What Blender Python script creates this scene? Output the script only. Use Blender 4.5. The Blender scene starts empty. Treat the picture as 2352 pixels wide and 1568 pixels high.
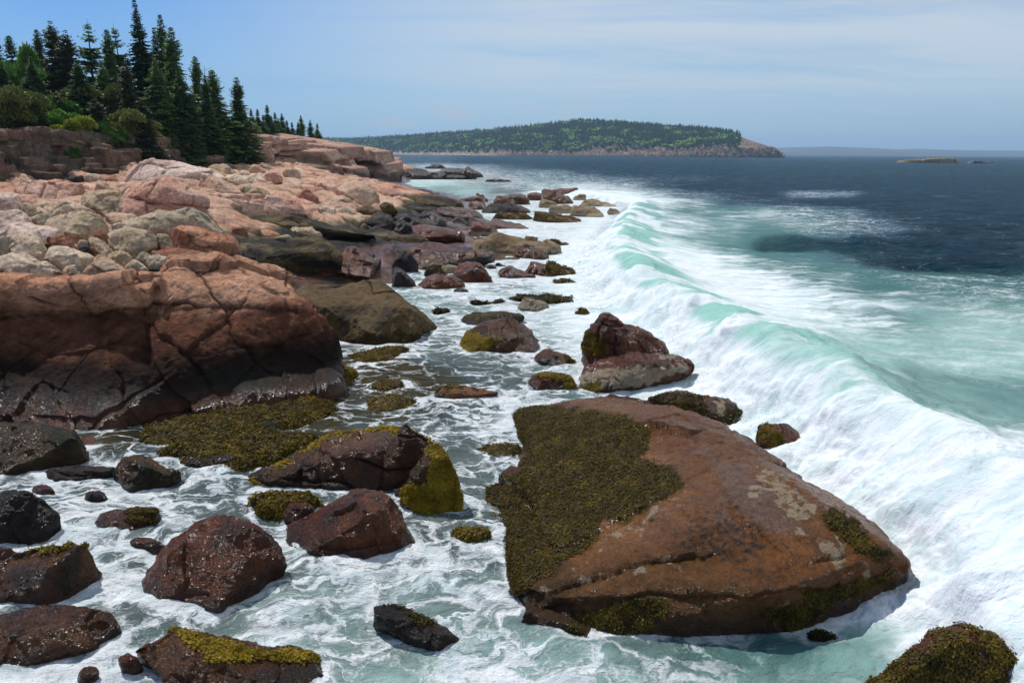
import bpy, bmesh, math, time
import numpy as np
from math import radians as rad, sin, cos, tan, atan, pi, sqrt, exp, log
T0 = time.time()
rng = np.random.default_rng(7)
scene = bpy.context.scene
COL = scene.collection
H = 12.0                     # camera height above the sea in metres
F0 = 1700.0                  # focal length in units of the 2352-wide picture
TH = rad(14.3); RO = rad(0.35)
ct, st = cos(TH), sin(TH)
Fv = np.array([0, ct, -st]); U0 = np.array([0, st, ct]); R0 = np.array([1.0, 0, 0])
Rv = cos(RO)*R0 + sin(RO)*U0; Uv = -sin(RO)*R0 + cos(RO)*U0

def ray(px, py):
    u = (np.asarray(px, float)-1176)/F0; v = (784-np.asarray(py, float))/F0
    return Fv + u[..., None]*Rv + v[..., None]*Uv
def PY(px, py, Y):           # point on the sight line at distance Y ahead
    d = ray(px, py); k = np.asarray(Y)/d[..., 1]
    p = d*k[..., None]; p[..., 2] += H; return p
def PZ(px, py, z):           # point on the sight line at height z
    d = ray(px, py); k = (np.asarray(z)-H)/d[..., 2]
    p = d*k[..., None]; p[..., 2] += H; return p
def proj(p):
    q = p - np.array([0, 0, H]); w = q@Fv
    return 1176+F0*(q@Rv)/w, 784-F0*(q@Uv)/w
K = H/8.0                    # heights below are noted in eighths of the eye height

# ---------------------------------------------------------------- noise
_perm = np.random.default_rng(11).permutation(256).astype(np.int32)
_perm = np.concatenate([_perm, _perm, _perm])
_g = np.random.default_rng(12).normal(size=(256, 3)); _g /= np.linalg.norm(_g, axis=1)[:, None]
_g = _g.astype(np.float32)
def perlin(p):
    p = np.asarray(p, np.float32); i = np.floor(p).astype(np.int32); f = p-i
    i &= 255
    u = f*f*f*(f*(f*6-15)+10)
    out = None
    res = []
    for dx in (0, 1):
        a = _perm[(i[:, 0]+dx) & 255]
        for dy in (0, 1):
            b = _perm[a+((i[:, 1]+dy) & 255)]
            for dz in (0, 1):
                c = _perm[b+((i[:, 2]+dz) & 255)]
                g = _g[c]
                res.append(g[:, 0]*(f[:, 0]-dx)+g[:, 1]*(f[:, 1]-dy)+g[:, 2]*(f[:, 2]-dz))
    w0, w1, w2 = u[:, 0], u[:, 1], u[:, 2]
    x00 = res[0]+(res[4]-res[0])*w0; x01 = res[1]+(res[5]-res[1])*w0
    x10 = res[2]+(res[6]-res[2])*w0; x11 = res[3]+(res[7]-res[3])*w0
    y0 = x00+(x10-x00)*w1; y1 = x01+(x11-x01)*w1
    return (y0+(y1-y0)*w2)*1.6
def fbm(p, o=4, lac=2.03, gain=.5):
    s = 0; a = 1.0; t = 0
    for k in range(o):
        s = s+a*perlin(p+17.3*k); t += a; a *= gain; p = p*lac
    return s/t
def hash3(i, seed=0):
    i = i.astype(np.int64)
    h = (i[:, 0]*73856093) ^ (i[:, 1]*19349663) ^ (i[:, 2]*83492791) ^ (seed*2654435761)
    h = (h ^ (h >> 13))*1274126177 & 0x7fffffff
    return (h % 10007)/10007.0
def sstep(a, b, x):
    t = np.clip((x-a)/(b-a), 0, 1); return t*t*(3-2*t)
def inpoly(px, py, poly):
    poly = np.asarray(poly, float); n = len(poly); ins = np.zeros(px.shape, bool)
    j = n-1
    for i in range(n):
        xi, yi = poly[i]; xj, yj = poly[j]
        if yi != yj:
            c = ((yi > py) != (yj > py)) & (px < (xj-xi)*(py-yi)/(yj-yi)+xi)
            ins ^= c
        j = i
    return ins
def polydist(px, py, poly):   # signed, positive inside
    poly = np.asarray(poly, float); d = np.full(px.shape, 1e9)
    for i in range(len(poly)):
        a = poly[i]; b = poly[(i+1) % len(poly)]; ab = b-a
        t = np.clip(((px-a[0])*ab[0]+(py-a[1])*ab[1])/max(1e-9, ab@ab), 0, 1)
        d = np.minimum(d, np.hypot(px-a[0]-t*ab[0], py-a[1]-t*ab[1]))
    return np.where(inpoly(px, py, poly), d, -d)

# ---------------------------------------------------------------- mesh helpers
def mesh_np(name, V, Fq, mats=None, smooth=True):
    V = np.asarray(V, np.float32); Fq = np.asarray(Fq, np.int32)
    me = bpy.data.meshes.new(name)
    n = Fq.shape[1]
    me.vertices.add(len(V)); me.vertices.foreach_set('co', V.ravel())
    me.loops.add(Fq.size); me.loops.foreach_set('vertex_index', Fq.ravel())
    me.polygons.add(len(Fq))
    me.polygons.foreach_set('loop_start', np.arange(0, Fq.size, n, dtype=np.int32))
    me.polygons.foreach_set('loop_total', np.full(len(Fq), n, np.int32))
    me.polygons.foreach_set('use_smooth', np.full(len(Fq), smooth, bool))
    me.update(calc_edges=True)
    if mats: me.materials.append(mats)
    return me
def setcol(me, name, rgba):
    rgba = np.asarray(rgba, np.float32)
    if rgba.shape[1] == 3: rgba = np.hstack([rgba, np.ones((len(rgba), 1), np.float32)])
    a = me.color_attributes.new(name, 'FLOAT_COLOR', 'POINT'); a.data.foreach_set('color', rgba.ravel())
def getv(me):
    v = np.empty(len(me.vertices)*3, np.float32); me.vertices.foreach_get('co', v); return v.reshape(-1, 3)
def getn(me):
    v = np.empty(len(me.vertices)*3, np.float32); me.vertex_normals.foreach_get('vector', v); return v.reshape(-1, 3)
def gete(me):
    e = np.empty(len(me.edges)*2, np.int32); me.edges.foreach_get('vertices', e); return e.reshape(-1, 2)
def smooth_np(V, E, it, lam=.5):
    n = len(V); deg = np.bincount(E.ravel(), minlength=n).astype(np.float32)
    for _ in range(it):
        S = np.stack([np.bincount(E[:, 0], V[E[:, 1], k], n)+np.bincount(E[:, 1], V[E[:, 0], k], n) for k in range(3)], 1)
        V = V+lam*(S/np.maximum(deg, 1)[:, None]-V)
    return V.astype(np.float32)
def link(name, me, parent=None, loc=None):
    o = bpy.data.objects.new(name, me); COL.objects.link(o)
    if parent: o.parent = parent
    if loc is not None: o.location = loc
    return o
def tag(o, label=None, cat=None, group=None, kind=None):
    if label: o['label'] = label
    if cat: o['category'] = cat
    if group: o['group'] = group
    if kind: o['kind'] = kind
    return o
def empty(name, loc, label, cat, group=None):
    o = bpy.data.objects.new(name, None); COL.objects.link(o); o.location = loc
    o.empty_display_size = .3
    return tag(o, label, cat, group)

# ---------------------------------------------------------------- camera
cam = bpy.data.cameras.new('camera'); camo = bpy.data.objects.new('camera', cam); COL.objects.link(camo)
from mathutils import Matrix
camo.matrix_world = Matrix(((Rv[0], Uv[0], -Fv[0], 0), (Rv[1], Uv[1], -Fv[1], 0), (Rv[2], Uv[2], -Fv[2], H), (0, 0, 0, 1)))
cam.sensor_fit = 'HORIZONTAL'; cam.sensor_width = 36; cam.lens = 36*F0/2352
cam.clip_start = .3; cam.clip_end = 90000
scene.camera = camo
scene.view_settings.view_transform = 'Standard'; scene.view_settings.look = 'None'
scene.view_settings.exposure = 0.0; scene.view_settings.gamma = 1.0

# ---------------------------------------------------------------- node helper
class NT:
    def __init__(s, tree): s.t = tree; s.n = tree.nodes; s.l = tree.links
    def node(s, typ, **kw):
        n = s.n.new(typ)
        for k, v in kw.items():
            if k == 'inp':
                for a, b in v.items():
                    if hasattr(b, 'is_linked') or isinstance(b, bpy.types.NodeSocket): s.l.new(b, n.inputs[a])
                    else: n.inputs[a].default_value = b
            else: setattr(n, k, v)
        return n
    def math(s, op, a, b=None, c=None, clamp=False):
        n = s.n.new('ShaderNodeMath'); n.operation = op; n.use_clamp = clamp
        for i, x in enumerate((a, b, c)):
            if x is None: continue
            if isinstance(x, bpy.types.NodeSocket): s.l.new(x, n.inputs[i])
            else: n.inputs[i].default_value = x
        return n.outputs[0]
    def mix(s, f, a, b, mode='MIX'):
        n = s.n.new('ShaderNodeMix'); n.data_type = 'RGBA'; n.blend_type = mode; n.clamp_factor = True
        for i, x in ((0, f), (6, a), (7, b)):
            if isinstance(x, bpy.types.NodeSocket): s.l.new(x, n.inputs[i])
            else: n.inputs[i].default_value = x if i == 0 else (*x[:3], 1)
        return n.outputs[2]
    def ramp(s, x, a, b, lo=0.0, hi=1.0):
        n = s.n.new('ShaderNodeMapRange'); n.interpolation_type = 'SMOOTHSTEP'
        s.l.new(x, n.inputs[0])
        for i, v in ((1, a), (2, b), (3, lo), (4, hi)):
            if isinstance(v, bpy.types.NodeSocket): s.l.new(v, n.inputs[i])
            else: n.inputs[i].default_value = v
        return n.outputs[0]
    def noise(s, vec, scale, detail=3, rough=.5, dist=0.0, out='Fac'):
        n = s.n.new('ShaderNodeTexNoise'); n.inputs['Scale'].default_value = scale
        n.inputs['Detail'].default_value = detail; n.inputs['Roughness'].default_value = rough
        n.inputs['Distortion'].default_value = dist
        if vec is not None: s.l.new(vec, n.inputs['Vector'])
        return n.outputs[out]
    def voro(s, vec, scale, feature='F1', rnd=1.0, out='Distance'):
        n = s.n.new('ShaderNodeTexVoronoi'); n.feature = feature
        n.inputs['Scale'].default_value = scale; n.inputs['Randomness'].default_value = rnd
        s.l.new(vec, n.inputs['Vector']); return n.outputs[out]
    def vmath(s, op, a, b=None):
        n = s.n.new('ShaderNodeVectorMath'); n.operation = op
        for i, x in enumerate((a, b)):
            if x is None: continue
            if isinstance(x, bpy.types.NodeSocket): s.l.new(x, n.inputs[i])
            else: n.inputs[i].default_value = x
        return n.outputs[0]
    def mapping(s, vec, scale=(1, 1, 1), rot=(0, 0, 0)):
        n = s.n.new('ShaderNodeMapping'); s.l.new(vec, n.inputs[0])
        n.inputs['Scale'].default_value = scale; n.inputs['Rotation'].default_value = rot
        return n.outputs[0]
    def bump(s, h, dist, strength=1.0, normal=None):
        n = s.n.new('ShaderNodeBump'); s.l.new(h, n.inputs['Height'])
        n.inputs['Distance'].default_value = dist; n.inputs['Strength'].default_value = strength
        if normal is not None: s.l.new(normal, n.inputs['Normal'])
        return n.outputs[0]
def newmat(name):
    m = bpy.data.materials.new(name); m.use_nodes = True
    nt = NT(m.node_tree); b = nt.n['Principled BSDF']
    return m, nt, b

# ---------------------------------------------------------------- light and sky
SUN_AZ = rad(-46)      # left of the view direction
SUN_EL = rad(56)
sd = np.array([sin(SUN_AZ)*cos(SUN_EL), cos(SUN_AZ)*cos(SUN_EL), sin(SUN_EL)])
sun = bpy.data.lights.new('sun', 'SUN'); sun.energy = 4.3; sun.angle = rad(.53); sun.color = (1, .955, .89)
suno = bpy.data.objects.new('sun', sun); COL.objects.link(suno)
from mathutils import Vector
suno.rotation_euler = Vector(tuple(sd)).to_track_quat('Z', 'Y').to_euler(); suno.location = (-30, 10, 60)
w = bpy.data.worlds.new('World'); scene.world = w; w.use_nodes = True
nt = NT(w.node_tree); bg = nt.n['Background']
sky = nt.node('ShaderNodeTexSky'); sky.sky_type = 'NISHITA'; sky.sun_disc = False
sky.sun_elevation = SUN_EL; sky.sun_rotation = SUN_AZ
sky.altitude = 0; sky.air_density = 1.0; sky.dust_density = .6; sky.ozone_density = 2.2
tc = nt.node('ShaderNodeTexCoord'); g = tc.outputs['Generated']
sx = nt.node('ShaderNodeSeparateXYZ'); nt.l.new(g, sx.inputs[0])
zc = nt.math('MAXIMUM', sx.outputs[2], .0)
den = nt.math('ADD', zc, .09)
cx = nt.math('DIVIDE', sx.outputs[0], den); cy = nt.math('DIVIDE', sx.outputs[1], den)
cv = nt.node('ShaderNodeCombineXYZ'); nt.l.new(cx, cv.inputs[0]); nt.l.new(cy, cv.inputs[1])
warp = nt.noise(cv.outputs[0], .7, 3, .5, out='Color')
wv = nt.vmath('ADD', cv.outputs[0], nt.vmath('SCALE', warp)); 
wv.node.inputs[1]
sc_ = [n for n in nt.n if n.type == 'VECT_MATH' and n.operation == 'SCALE'][0]; sc_.inputs[3].default_value = .9
str1 = nt.noise(nt.mapping(wv, (.32, 1.5, 1), (0, 0, rad(-8))), 1.0, 7, .58)
str2 = nt.noise(nt.mapping(wv, (.22, .5, 1), (0, 0, rad(12))), .55, 4, .5)
side = nt.ramp(sx.outputs[0], -.50, .12)            # clear deep blue to the left, veil to the right
veil = nt.math('MULTIPLY', nt.ramp(nt.math('ADD', nt.math('MULTIPLY', str1, .55), nt.math('MULTIPLY', str2, .6)), .38, .64), side)
fadez = nt.ramp(sx.outputs[2], .012, .10)
veil = nt.math('MULTIPLY', nt.math('MULTIPLY', veil, fadez), .95)
# low cumulus puffs near the horizon
az = nt.math('ARCTAN2', sx.outputs[0], sx.outputs[1])
pv = nt.node('ShaderNodeCombineXYZ'); nt.l.new(nt.math('MULTIPLY', az, 14.0), pv.inputs[0]); nt.l.new(nt.math('MULTIPLY', sx.outputs[2], 46.0), pv.inputs[1])
pn = nt.noise(pv.outputs[0], 1.15, 5, .55)
band = nt.math('MULTIPLY', nt.ramp(sx.outputs[2], .028, .036), nt.ramp(sx.outputs[2], .070, .050))
azb = nt.math('MULTIPLY', nt.ramp(az, -.26, -.2), nt.ramp(az, .14, .06))
puff = nt.math('MULTIPLY', nt.math('MULTIPLY', nt.ramp(pn, .50, .66), band), nt.math('MULTIPLY', azb, .6))
skyc = sky.outputs[0]
skyc = nt.mix(1.0, skyc, nt.mix(side, (.24, .60, 1.08), (.64, .93, 1.2)), 'MULTIPLY')
c1 = nt.mix(veil, skyc, (6.6, 7.3, 8.0))
hz = nt.ramp(sx.outputs[2], .30, -.02, 0, .62)
c1 = nt.mix(hz, c1, (4.1, 5.8, 7.3))
c2 = nt.mix(puff, c1, (5.9, 5.6, 5.7))
nt.l.new(c2, bg.inputs[0]); bg.inputs[1].default_value = .098
# ---------------------------------------------------------------- materials
def mat_rock(name, wetgloss=True, grain=1.0, nt_d=.20):
    m, nt, b = newmat(name)
    ac = nt.node('ShaderNodeAttribute', attribute_name='Col'); ax = nt.node('ShaderNodeAttribute', attribute_name='Aux')
    sx = nt.node('ShaderNodeSeparateColor'); nt.l.new(ax.outputs['Color'], sx.inputs[0])   # R wet, G barnacle, B weed film
    tc = nt.node('ShaderNodeTexCoord').outputs['Object']
    wet, barn, weed = sx.outputs[0], sx.outputs[1], sx.outputs[2]
    n1 = nt.noise(tc, 3.0, 6, .62); n2 = nt.noise(tc, 22.0, 5, .7); n3 = nt.noise(tc, .7, 4, .55)
    v1 = nt.voro(tc, 60.0)
    n4 = nt.noise(nt.mapping(tc, (.7, .7, 1.6), (.3, .5, .2)), 7.0, 6, .75, .6)
    f = nt.math('ADD', nt.math('MULTIPLY', n1, 1.5), nt.math('MULTIPLY', n2, 1.7*grain))
    f = nt.math('ADD', f, nt.math('MULTIPLY', n3, 1.2)); f = nt.math('ADD', f, nt.math('MULTIPLY', n4, 1.6))
    f = nt.math('MAXIMUM', nt.math('ADD', f, -1.98), .22)                                   # about 1 on average
    col = nt.mix(1.0, ac.outputs['Color'], nt.node('ShaderNodeCombineXYZ', inp={0: f, 1: f, 2: f}).outputs[0], 'MULTIPLY')
    # mineral speckle
    sp = nt.ramp(v1, .12, .3); col = nt.mix(nt.math('MULTIPLY', nt.math('SUBTRACT', 1.0, sp), .28), col, (.05, .035, .03))
    # hairline joints
    wv = nt.vmath('ADD', tc, nt.vmath('MULTIPLY', nt.noise(tc, 1.3, 3, .5, out='Color'), (2.2, 2.2, 2.2)))
    ck = nt.voro(nt.mapping(wv, (1, 1, 1.7), (.4, .3, .2)), .75, 'DISTANCE_TO_EDGE')
    ckm = nt.math('MULTIPLY', nt.ramp(ck, .016, .003), nt.ramp(nt.noise(tc, .7, 2), .52, .62))
    col = nt.mix(nt.math('MULTIPLY', ckm, .75), col, (.02, .014, .012))
    # barnacles: cream crust in tiny cells
    vb = nt.voro(tc, 26.0); vb2 = nt.noise(tc, 9.0, 5, .7)
    bm = nt.ramp(nt.math('ADD', nt.math('MULTIPLY', barn, 1.25), nt.math('SUBTRACT', nt.math('MULTIPLY', vb2, .9), nt.math('MULTIPLY', vb, .55))), .60, .95)
    bm = nt.math('MULTIPLY', bm, nt.ramp(nt.noise(tc, 42.0, 3, .7), .34, .56))
    col = nt.mix(bm, col, nt.mix(n2, (.30, .22, .12), (.62, .52, .36)))
    nt.l.new(col, b.inputs['Base Color'])
    rr = nt.math('MULTIPLY_ADD', wet, -1.0, .94); rr = nt.math('ADD', rr, nt.math('MULTIPLY', nt.math('SUBTRACT', n2, .5), .25))
    rr = nt.math('ADD', rr, nt.math('MULTIPLY', bm, .35)); rr = nt.math('MINIMUM', nt.math('MAXIMUM', rr, .10), 1.0)
    nt.l.new(rr, b.inputs['Roughness'])
    sp = nt.math('MULTIPLY_ADD', wet, .17, .07); nt.l.new(sp, b.inputs['Specular IOR Level'])
    h = nt.math('ADD', nt.math('MULTIPLY', n1, .9), nt.math('ADD', nt.math('MULTIPLY', n2, .30), nt.math('MULTIPLY', n4, .55)))
    h = nt.math('SUBTRACT', h, nt.math('MULTIPLY', ckm, .5)); h = nt.math('ADD', h, nt.math('MULTIPLY', bm, .12))
    nrm = nt.bump(h, nt_d, .9)
    nrm = nt.bump(nt.noise(tc, 20.0, 5, .72), .13, .9, nrm)
    nt.l.new(nrm, b.inputs['Normal'])
    nt.l.new(nt.ramp(wet, .40, .75, 0, .85), b.inputs['Coat Weight']); b.inputs['Coat Roughness'].default_value = .19; b.inputs['Coat IOR'].default_value = 1.33
    nt.l.new(nt.bump(nt.noise(tc, 14.0, 1, .5), .42, 1.0), b.inputs['Coat Normal'])
    return m
M_rock = mat_rock('granite')

def mat_leaf(name, a, bcol, rough=.5, trans=.38, sc=.5, spec=.3):
    m, nt, b = newmat(name)
    tc = nt.node('ShaderNodeTexCoord').outputs['Object']; oi = nt.node('ShaderNodeObjectInfo').outputs['Random']
    n = nt.noise(tc, sc, 4, .6); n2 = nt.noise(tc, sc*9, 2, .6)
    f = nt.math('ADD', nt.math('MULTIPLY', n, .9), nt.math('MULTIPLY', n2, .5)); f = nt.math('ADD', f, nt.math('MULTIPLY_ADD', oi, .35, -.35))
    col = nt.mix(nt.ramp(f, .3, .85), a, bcol); nt.l.new(col, b.inputs['Base Color'])
    b.inputs['Roughness'].default_value = rough; b.inputs['Specular IOR Level'].default_value = spec
    if trans:
        tr = nt.node('ShaderNodeBsdfTranslucent'); nt.l.new(col, tr.inputs[0])
        mx = nt.node('ShaderNodeMixShader'); mx.inputs[0].default_value = trans
        nt.l.new(b.outputs[0], mx.inputs[1]); nt.l.new(tr.outputs[0], mx.inputs[2])
        nt.l.new(mx.outputs[0], nt.n['Material Output'].inputs[0])
    return m
M_spruce = mat_leaf('spruce_needles', (.040, .085, .024), (.16, .26, .06), sc=.35)
M_spruce2 = mat_leaf('spruce_needles_olive', (.040, .055, .020), (.130, .140, .045), sc=.4)
M_green = mat_leaf('shrub_leaves', (.045, .11, .016), (.14, .28, .04), sc=.8)
M_olive = mat_leaf('heath_leaves', (.06, .085, .02), (.18, .20, .045), sc=.8)
M_yel = mat_leaf('yellow_green_leaves', (.16, .20, .016), (.36, .38, .04), sc=.9)
M_weed = mat_leaf('rockweed', (.060, .042, .004), (.34, .235, .018), rough=.5, trans=.35, sc=1.6, spec=.12)
M_weedd = mat_leaf('dark_rockweed', (.026, .020, .003), (.17, .115, .014), rough=.5, trans=.25, sc=1.8, spec=.15)
def mat_plain(name, c, rough=.8):
    m, nt, b = newmat(name)
    tc = nt.node('ShaderNodeTexCoord').outputs['Object']
    n = nt.noise(tc, 4, 4, .6)
    nt.l.new(nt.mix(n, tuple(x*.7 for x in c), tuple(min(1, x*1.3) for x in c)), b.inputs['Base Color']); b.inputs['Roughness'].default_value = rough
    return m
M_bark = mat_plain('bark', (.09, .07, .055)); M_snag = mat_plain('weathered_wood', (.20, .17, .14))
# ---------------------------------------------------------------- shore relief (bedrock the boulders rest on)
GC = """0,640,4.0;250,625,3.9;400,600,3.9;500,590,3.1;560,600,2.5;0,560,4.2;200,560,4.0;400,560,3.6;500,560,3.0;0,500,4.4;200,500,4.3;300,500,4.2;400,500,3.9;510,500,3.6
0,440,4.7;150,440,4.6;280,440,4.8;300,425,5.3;350,404,6.1;400,418,5.7;450,430,5.2;500,452,4.7;600,490,3.4;700,490,3.0;600,462,4.1;700,470,3.6;740,482,2.9;500,425,5.0;600,430,4.6;700,430,4.2;740,450,3.6;600,392,5.5;640,400,5.2;700,405,4.8;760,408,4.5
830,416,4.0;900,425,3.1;980,440,1.9;1020,455,.9;1060,471,.1;800,440,3.9;870,460,3.1;900,500,1.6;1000,500,.8;1060,520,.2;950,455,2.3;950,480,1.5;1020,480,.7;1080,490,.0;1100,540,-.1
700,520,2.2;850,520,1.7;600,530,2.4;520,545,2.6;650,505,2.7;780,500,2.5;800,560,1.3;700,577,1.45;900,570,.9;950,570,.6;1050,570,.3;1180,590,.1;1200,575,.2;1250,592,-.05;1130,560,.2;940,530,1.1;1020,545,.5;1090,600,.05
720,640,.5;800,640,.35;880,640,.25;640,650,.7;730,600,1.25;860,600,.9;1000,610,.15;940,610,.4;560,640,1.2;600,610,1.7
1300,550,-1;1300,650,-1;1000,660,-.5;950,650,-.4;1100,640,-.5;900,700,-.3;850,800,-.3;700,800,0;1000,820,-.8;1120,470,-.6;1030,425,-1;960,415,-1;770,900,-.4;0,900,-.6;300,850,-.5;500,800,-.4;650,850,-.7;200,950,-.8;0,1050,-.6;0,1200,-.6;-300,900,-.5;0,1568,-.8;0,1568,-.8;600,1300,-.8;1176,1568,-.9;1300,1000,-.9;1300,800,-.9;1700,900,-1.5;2000,1500,-1.2;1500,600,-1.5;1500,480,-1.3;1250,460,-1;1800,600,-2.5;2352,1000,-2.5;-300,1000,-.5;800,1060,-.8;1176,1060,-.8;1600,1060,-.8;2000,1060,-.8;2400,1060,-.8;-300,1180,-.8;100,1180,-.8;450,1180,-.8;800,1180,-.8;1176,1180,-.8;1600,1180,-.8;2000,1180,-.8;2400,1180,-.8;-300,1320,-.8;100,1320,-.8;450,1320,-.8;800,1320,-.8;1176,1320,-.8;1600,1320,-.8;2000,1320,-.8;2400,1320,-.8;-300,1568,-.8;100,1568,-.8;450,1568,-.8;800,1568,-.8;1176,1568,-.8;1600,1568,-.8;2000,1568,-.8;2400,1568,-.8;-300,1800,-.8;100,1800,-.8;450,1800,-.8;800,1800,-.8;1176,1800,-.8;1600,1800,-.8;2000,1800,-.8;2400,1800,-.8;900,950,-.7;1000,890,-.8;1100,760,-.8;1150,860,-.8;1200,960,-.8;600,1000,-.4;800,1000,-.6;0,790,1.2;300,760,1.2;500,740,1.0;-250,760,1.2;0,690,2.6;300,680,2.6;500,665,2.0;-250,690,2.8"""
CP = []
for t in GC.replace('\n', ';').split(';'):
    a, b, c = map(float, t.split(','))
    q = PZ(a, b, c*K); CP.append(q)
# the cliff: foot and brow noted as (px, py, distance)
def pyd(s):
    return [PY(a, b, c*K) for a, b, c in s]
FOOT = [(-700, 440, 52), (-250, 436, 60), (0, 432, 66), (130, 428, 71), (250, 418, 76), (400, 386, 96), (500, 380, 110), (600, 388, 135), (700, 400, 168), (800, 411, 200), (860, 412.5, 208)]
BROW = [(-700, 300, 60), (-250, 300, 66), (0, 304, 71), (130, 305, 76), (250, 318, 81), (400, 318, 103), (520, 312, 120), (640, 322, 147), (740, 329, 178), (850, 352, 212), (890, 374, 222)]
BACK = [(-700, 200, 120), (-250, 215, 110), (0, 262, 92), (250, 285, 105), (520, 300, 135), (640, 312, 165), (740, 322, 205), (850, 350, 240), (900, 380, 250), (0, 230, 130), (250, 270, 150), (500, 295, 190), (-600, 150, 250), (0, 220, 250), (700, 318, 300)]
def brow_g():
    o = []
    for a, b, c in BROW:
        p = PY(a, b, c*K); q = p.copy(); q[0] -= 3.0; q[1] += 9; q[2] = p[2]-.2; o.append(q)
    return o
CP += pyd(FOOT)+brow_g()+pyd(BACK)
for a, b, c in ((900, 416, -.6), (1000, 412, -.3), (1100, 407, -.5), (1200, 400, -3), (1000, 395, -.8), (900, 372, 250), (1000, 380, -3), (1300, 420, -3), (950, 390, -1)):
    if c < 20: CP.append(PZ(a, b, c*K))
for x_, y_, z_ in ((-10, 600, -9), (-60, 700, 3), (-120, 900, 5), (200, 800, -12), (60, 300, -9), (-250, 500, 25), (-330, 900, 20), (-60, 430, 6)): CP.append(np.array([x_, y_, z_]))
CP = np.array(CP)
CA = np.stack([CP[:, 0]/CP[:, 1]*3.0, np.log(CP[:, 1])], 1)
_o = np.unique(np.round(CA, 3), axis=0, return_index=True)[1]; CA = CA[_o]; CZ = CP[_o, 2]
_D = np.sqrt(((CA[:, None]-CA[None])**2).sum(2)+.0016); _n = len(CA)
_A = np.zeros((_n+3, _n+3)); _A[:_n, :_n] = -_D+np.eye(_n)*.10; _A[:_n, _n] = 1; _A[_n, :_n] = 1; _A[:_n, _n+1:] = CA; _A[_n+1:, :_n] = CA.T
_W = np.linalg.solve(_A, np.r_[CZ, 0, 0, 0]).astype(np.float32); CAf = CA.astype(np.float32)
def G(x, y):                 # relief through the noted heights
    a = np.stack([x/y*3.0, np.log(y)], 1).astype(np.float32); out = np.empty(len(a), np.float32)
    for s in range(0, len(a), 40000):
        A = a[s:s+40000]
        d = np.sqrt((A[:, None, 0]-CAf[None, :, 0])**2+(A[:, None, 1]-CAf[None, :, 1])**2+.0016)
        out[s:s+40000] = -(d@_W[:_n])+_W[_n]+A@_W[_n+1:]
    return out.astype(float)
def ghit(px, py):            # where a sight line meets the relief
    d = ray(px, py); ys = np.exp(np.linspace(log(14), log(700), 500)); k = ys/d[1]
    X = d[0]*k; Z = H+d[2]*k; g = G(X, ys); i = np.argmax(Z < np.maximum(g, 0))
    return np.array([X[i], ys[i], Z[i]])

# ---------------------------------------------------------------- rocks
CR = {'A': (0, 480, 3.92), 'B': (400, 440, 3.92), 'C': (900, 500, 3.92), 'D': (1300, 540, 3.92), 'E': (800, 850, 2.296),
      'F': (1700, 500, 1.7136), 'G': (1700, 1100, 1.6538), 'H': (0, 1200, 1.8488), 'P': (0, 0, .765625), 'T': (0, 0, 2.296)}
def cv_(tg, pts):
    ox, oy, s = CR[tg]
    return [(((p[0]/s)+ox)*.765625, ((p[1]/s)+oy)*.765625) + tuple(p[2:]) for p in pts]
def parse(s):
    return [tuple(float(v) for v in t.split(',')) for t in s.split()]

def silhull(tg, s, front='', T=.8, z0=None, bulge=.18, r=None):
    """points of a convex stone whose outline from the beach is the given one"""
    P = cv_(tg, parse(s)); fr = cv_(tg, parse(front)) if front else []
    P = [p if len(p) > 2 else (*p, None) for p in P]
    xs = np.array([p[0] for p in P]); ys = np.array([p[1] for p in P])
    iL, iR = int(np.argmin(xs)), int(np.argmax(xs))
    def chord(x):
        t = (x-xs[iL])/max(1e-6, xs[iR]-xs[iL]); return ys[iL]+(ys[iR]-ys[iL])*t
    bot = [i for i in range(len(P)) if ys[i] > chord(xs[i])+1e-6 or i in (iL, iR)]
    top = [i for i in range(len(P)) if ys[i] <= chord(xs[i])+1e-6 or i in (iL, iR)]
    if P[0][2] is None or True:
        Yb = []
        for i in bot:
            if z0 is None: Yb.append(ghit(xs[i], ys[i])[1])
            else: Yb.append(PZ(xs[i], ys[i], z0*K)[1])
        core = [Yb[k] for k, i in enumerate(bot) if i not in (iL, iR)] or Yb
        Yf = float(np.median(core))
    W = (xs.max()-xs.min())/F0*Yf; Hh = (ys.max()-ys.min())/F0*Yf
    Tm = T*min(W, 2.2*Hh+.3*W)
    out = []; cx = xs.mean(); cy = ys.max()
    for k, i in enumerate(bot):
        y = Yf+float(np.clip(Yb[k]-Yf, -.25*Tm, .45*Tm))
        if P[i][2] is not None: y = Yf+P[i][2]*Tm
        p = PY(xs[i], ys[i], y); out.append(p); q = p.copy(); q[2] -= .3*Hh+.15; q[1] += .1*Tm; out.append(q)
        q = q.copy(); q[1] = Yf+Tm; q[0] = q[0]*.5+.5*(PY(cx, cy, Yf+Tm)[0]); out.append(q)
    for i in top:
        d = .5 if P[i][2] is None else P[i][2]
        if i in (iL, iR) and P[i][2] is None: d = .4
        out.append(PY(xs[i], ys[i], Yf+d*Tm))
        X = cx+(xs[i]-cx)*.72; Y = ys[i]+(cy-ys[i])*.22
        out.append(PY(X, Y, Yf+Tm*(max(d, .5)+.45)))
        if bulge and not fr:
            X = cx+(xs[i]-cx)*.86; Y = ys[i]+(cy-ys[i])*.30
            out.append(PY(X, Y, Yf+Tm*d*bulge*1.2))
    for f in fr: out.append(PY(f[0], f[1], Yf+f[2]*Tm))
    return np.array(out), Yf
def zhull(s, tg='P', deep=1.0):
    """points given as px,py,height; the ones at the water line are carried down below it"""
    out = []
    for a, b, z in cv_(tg, parse(s)):
        p = PZ(a, b, z*K); out.append(p)
        if z <= .15: q = p.copy(); q[2] -= deep; out.append(q)
    return np.array(out), float(np.median([p[1] for p in out]))

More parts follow.
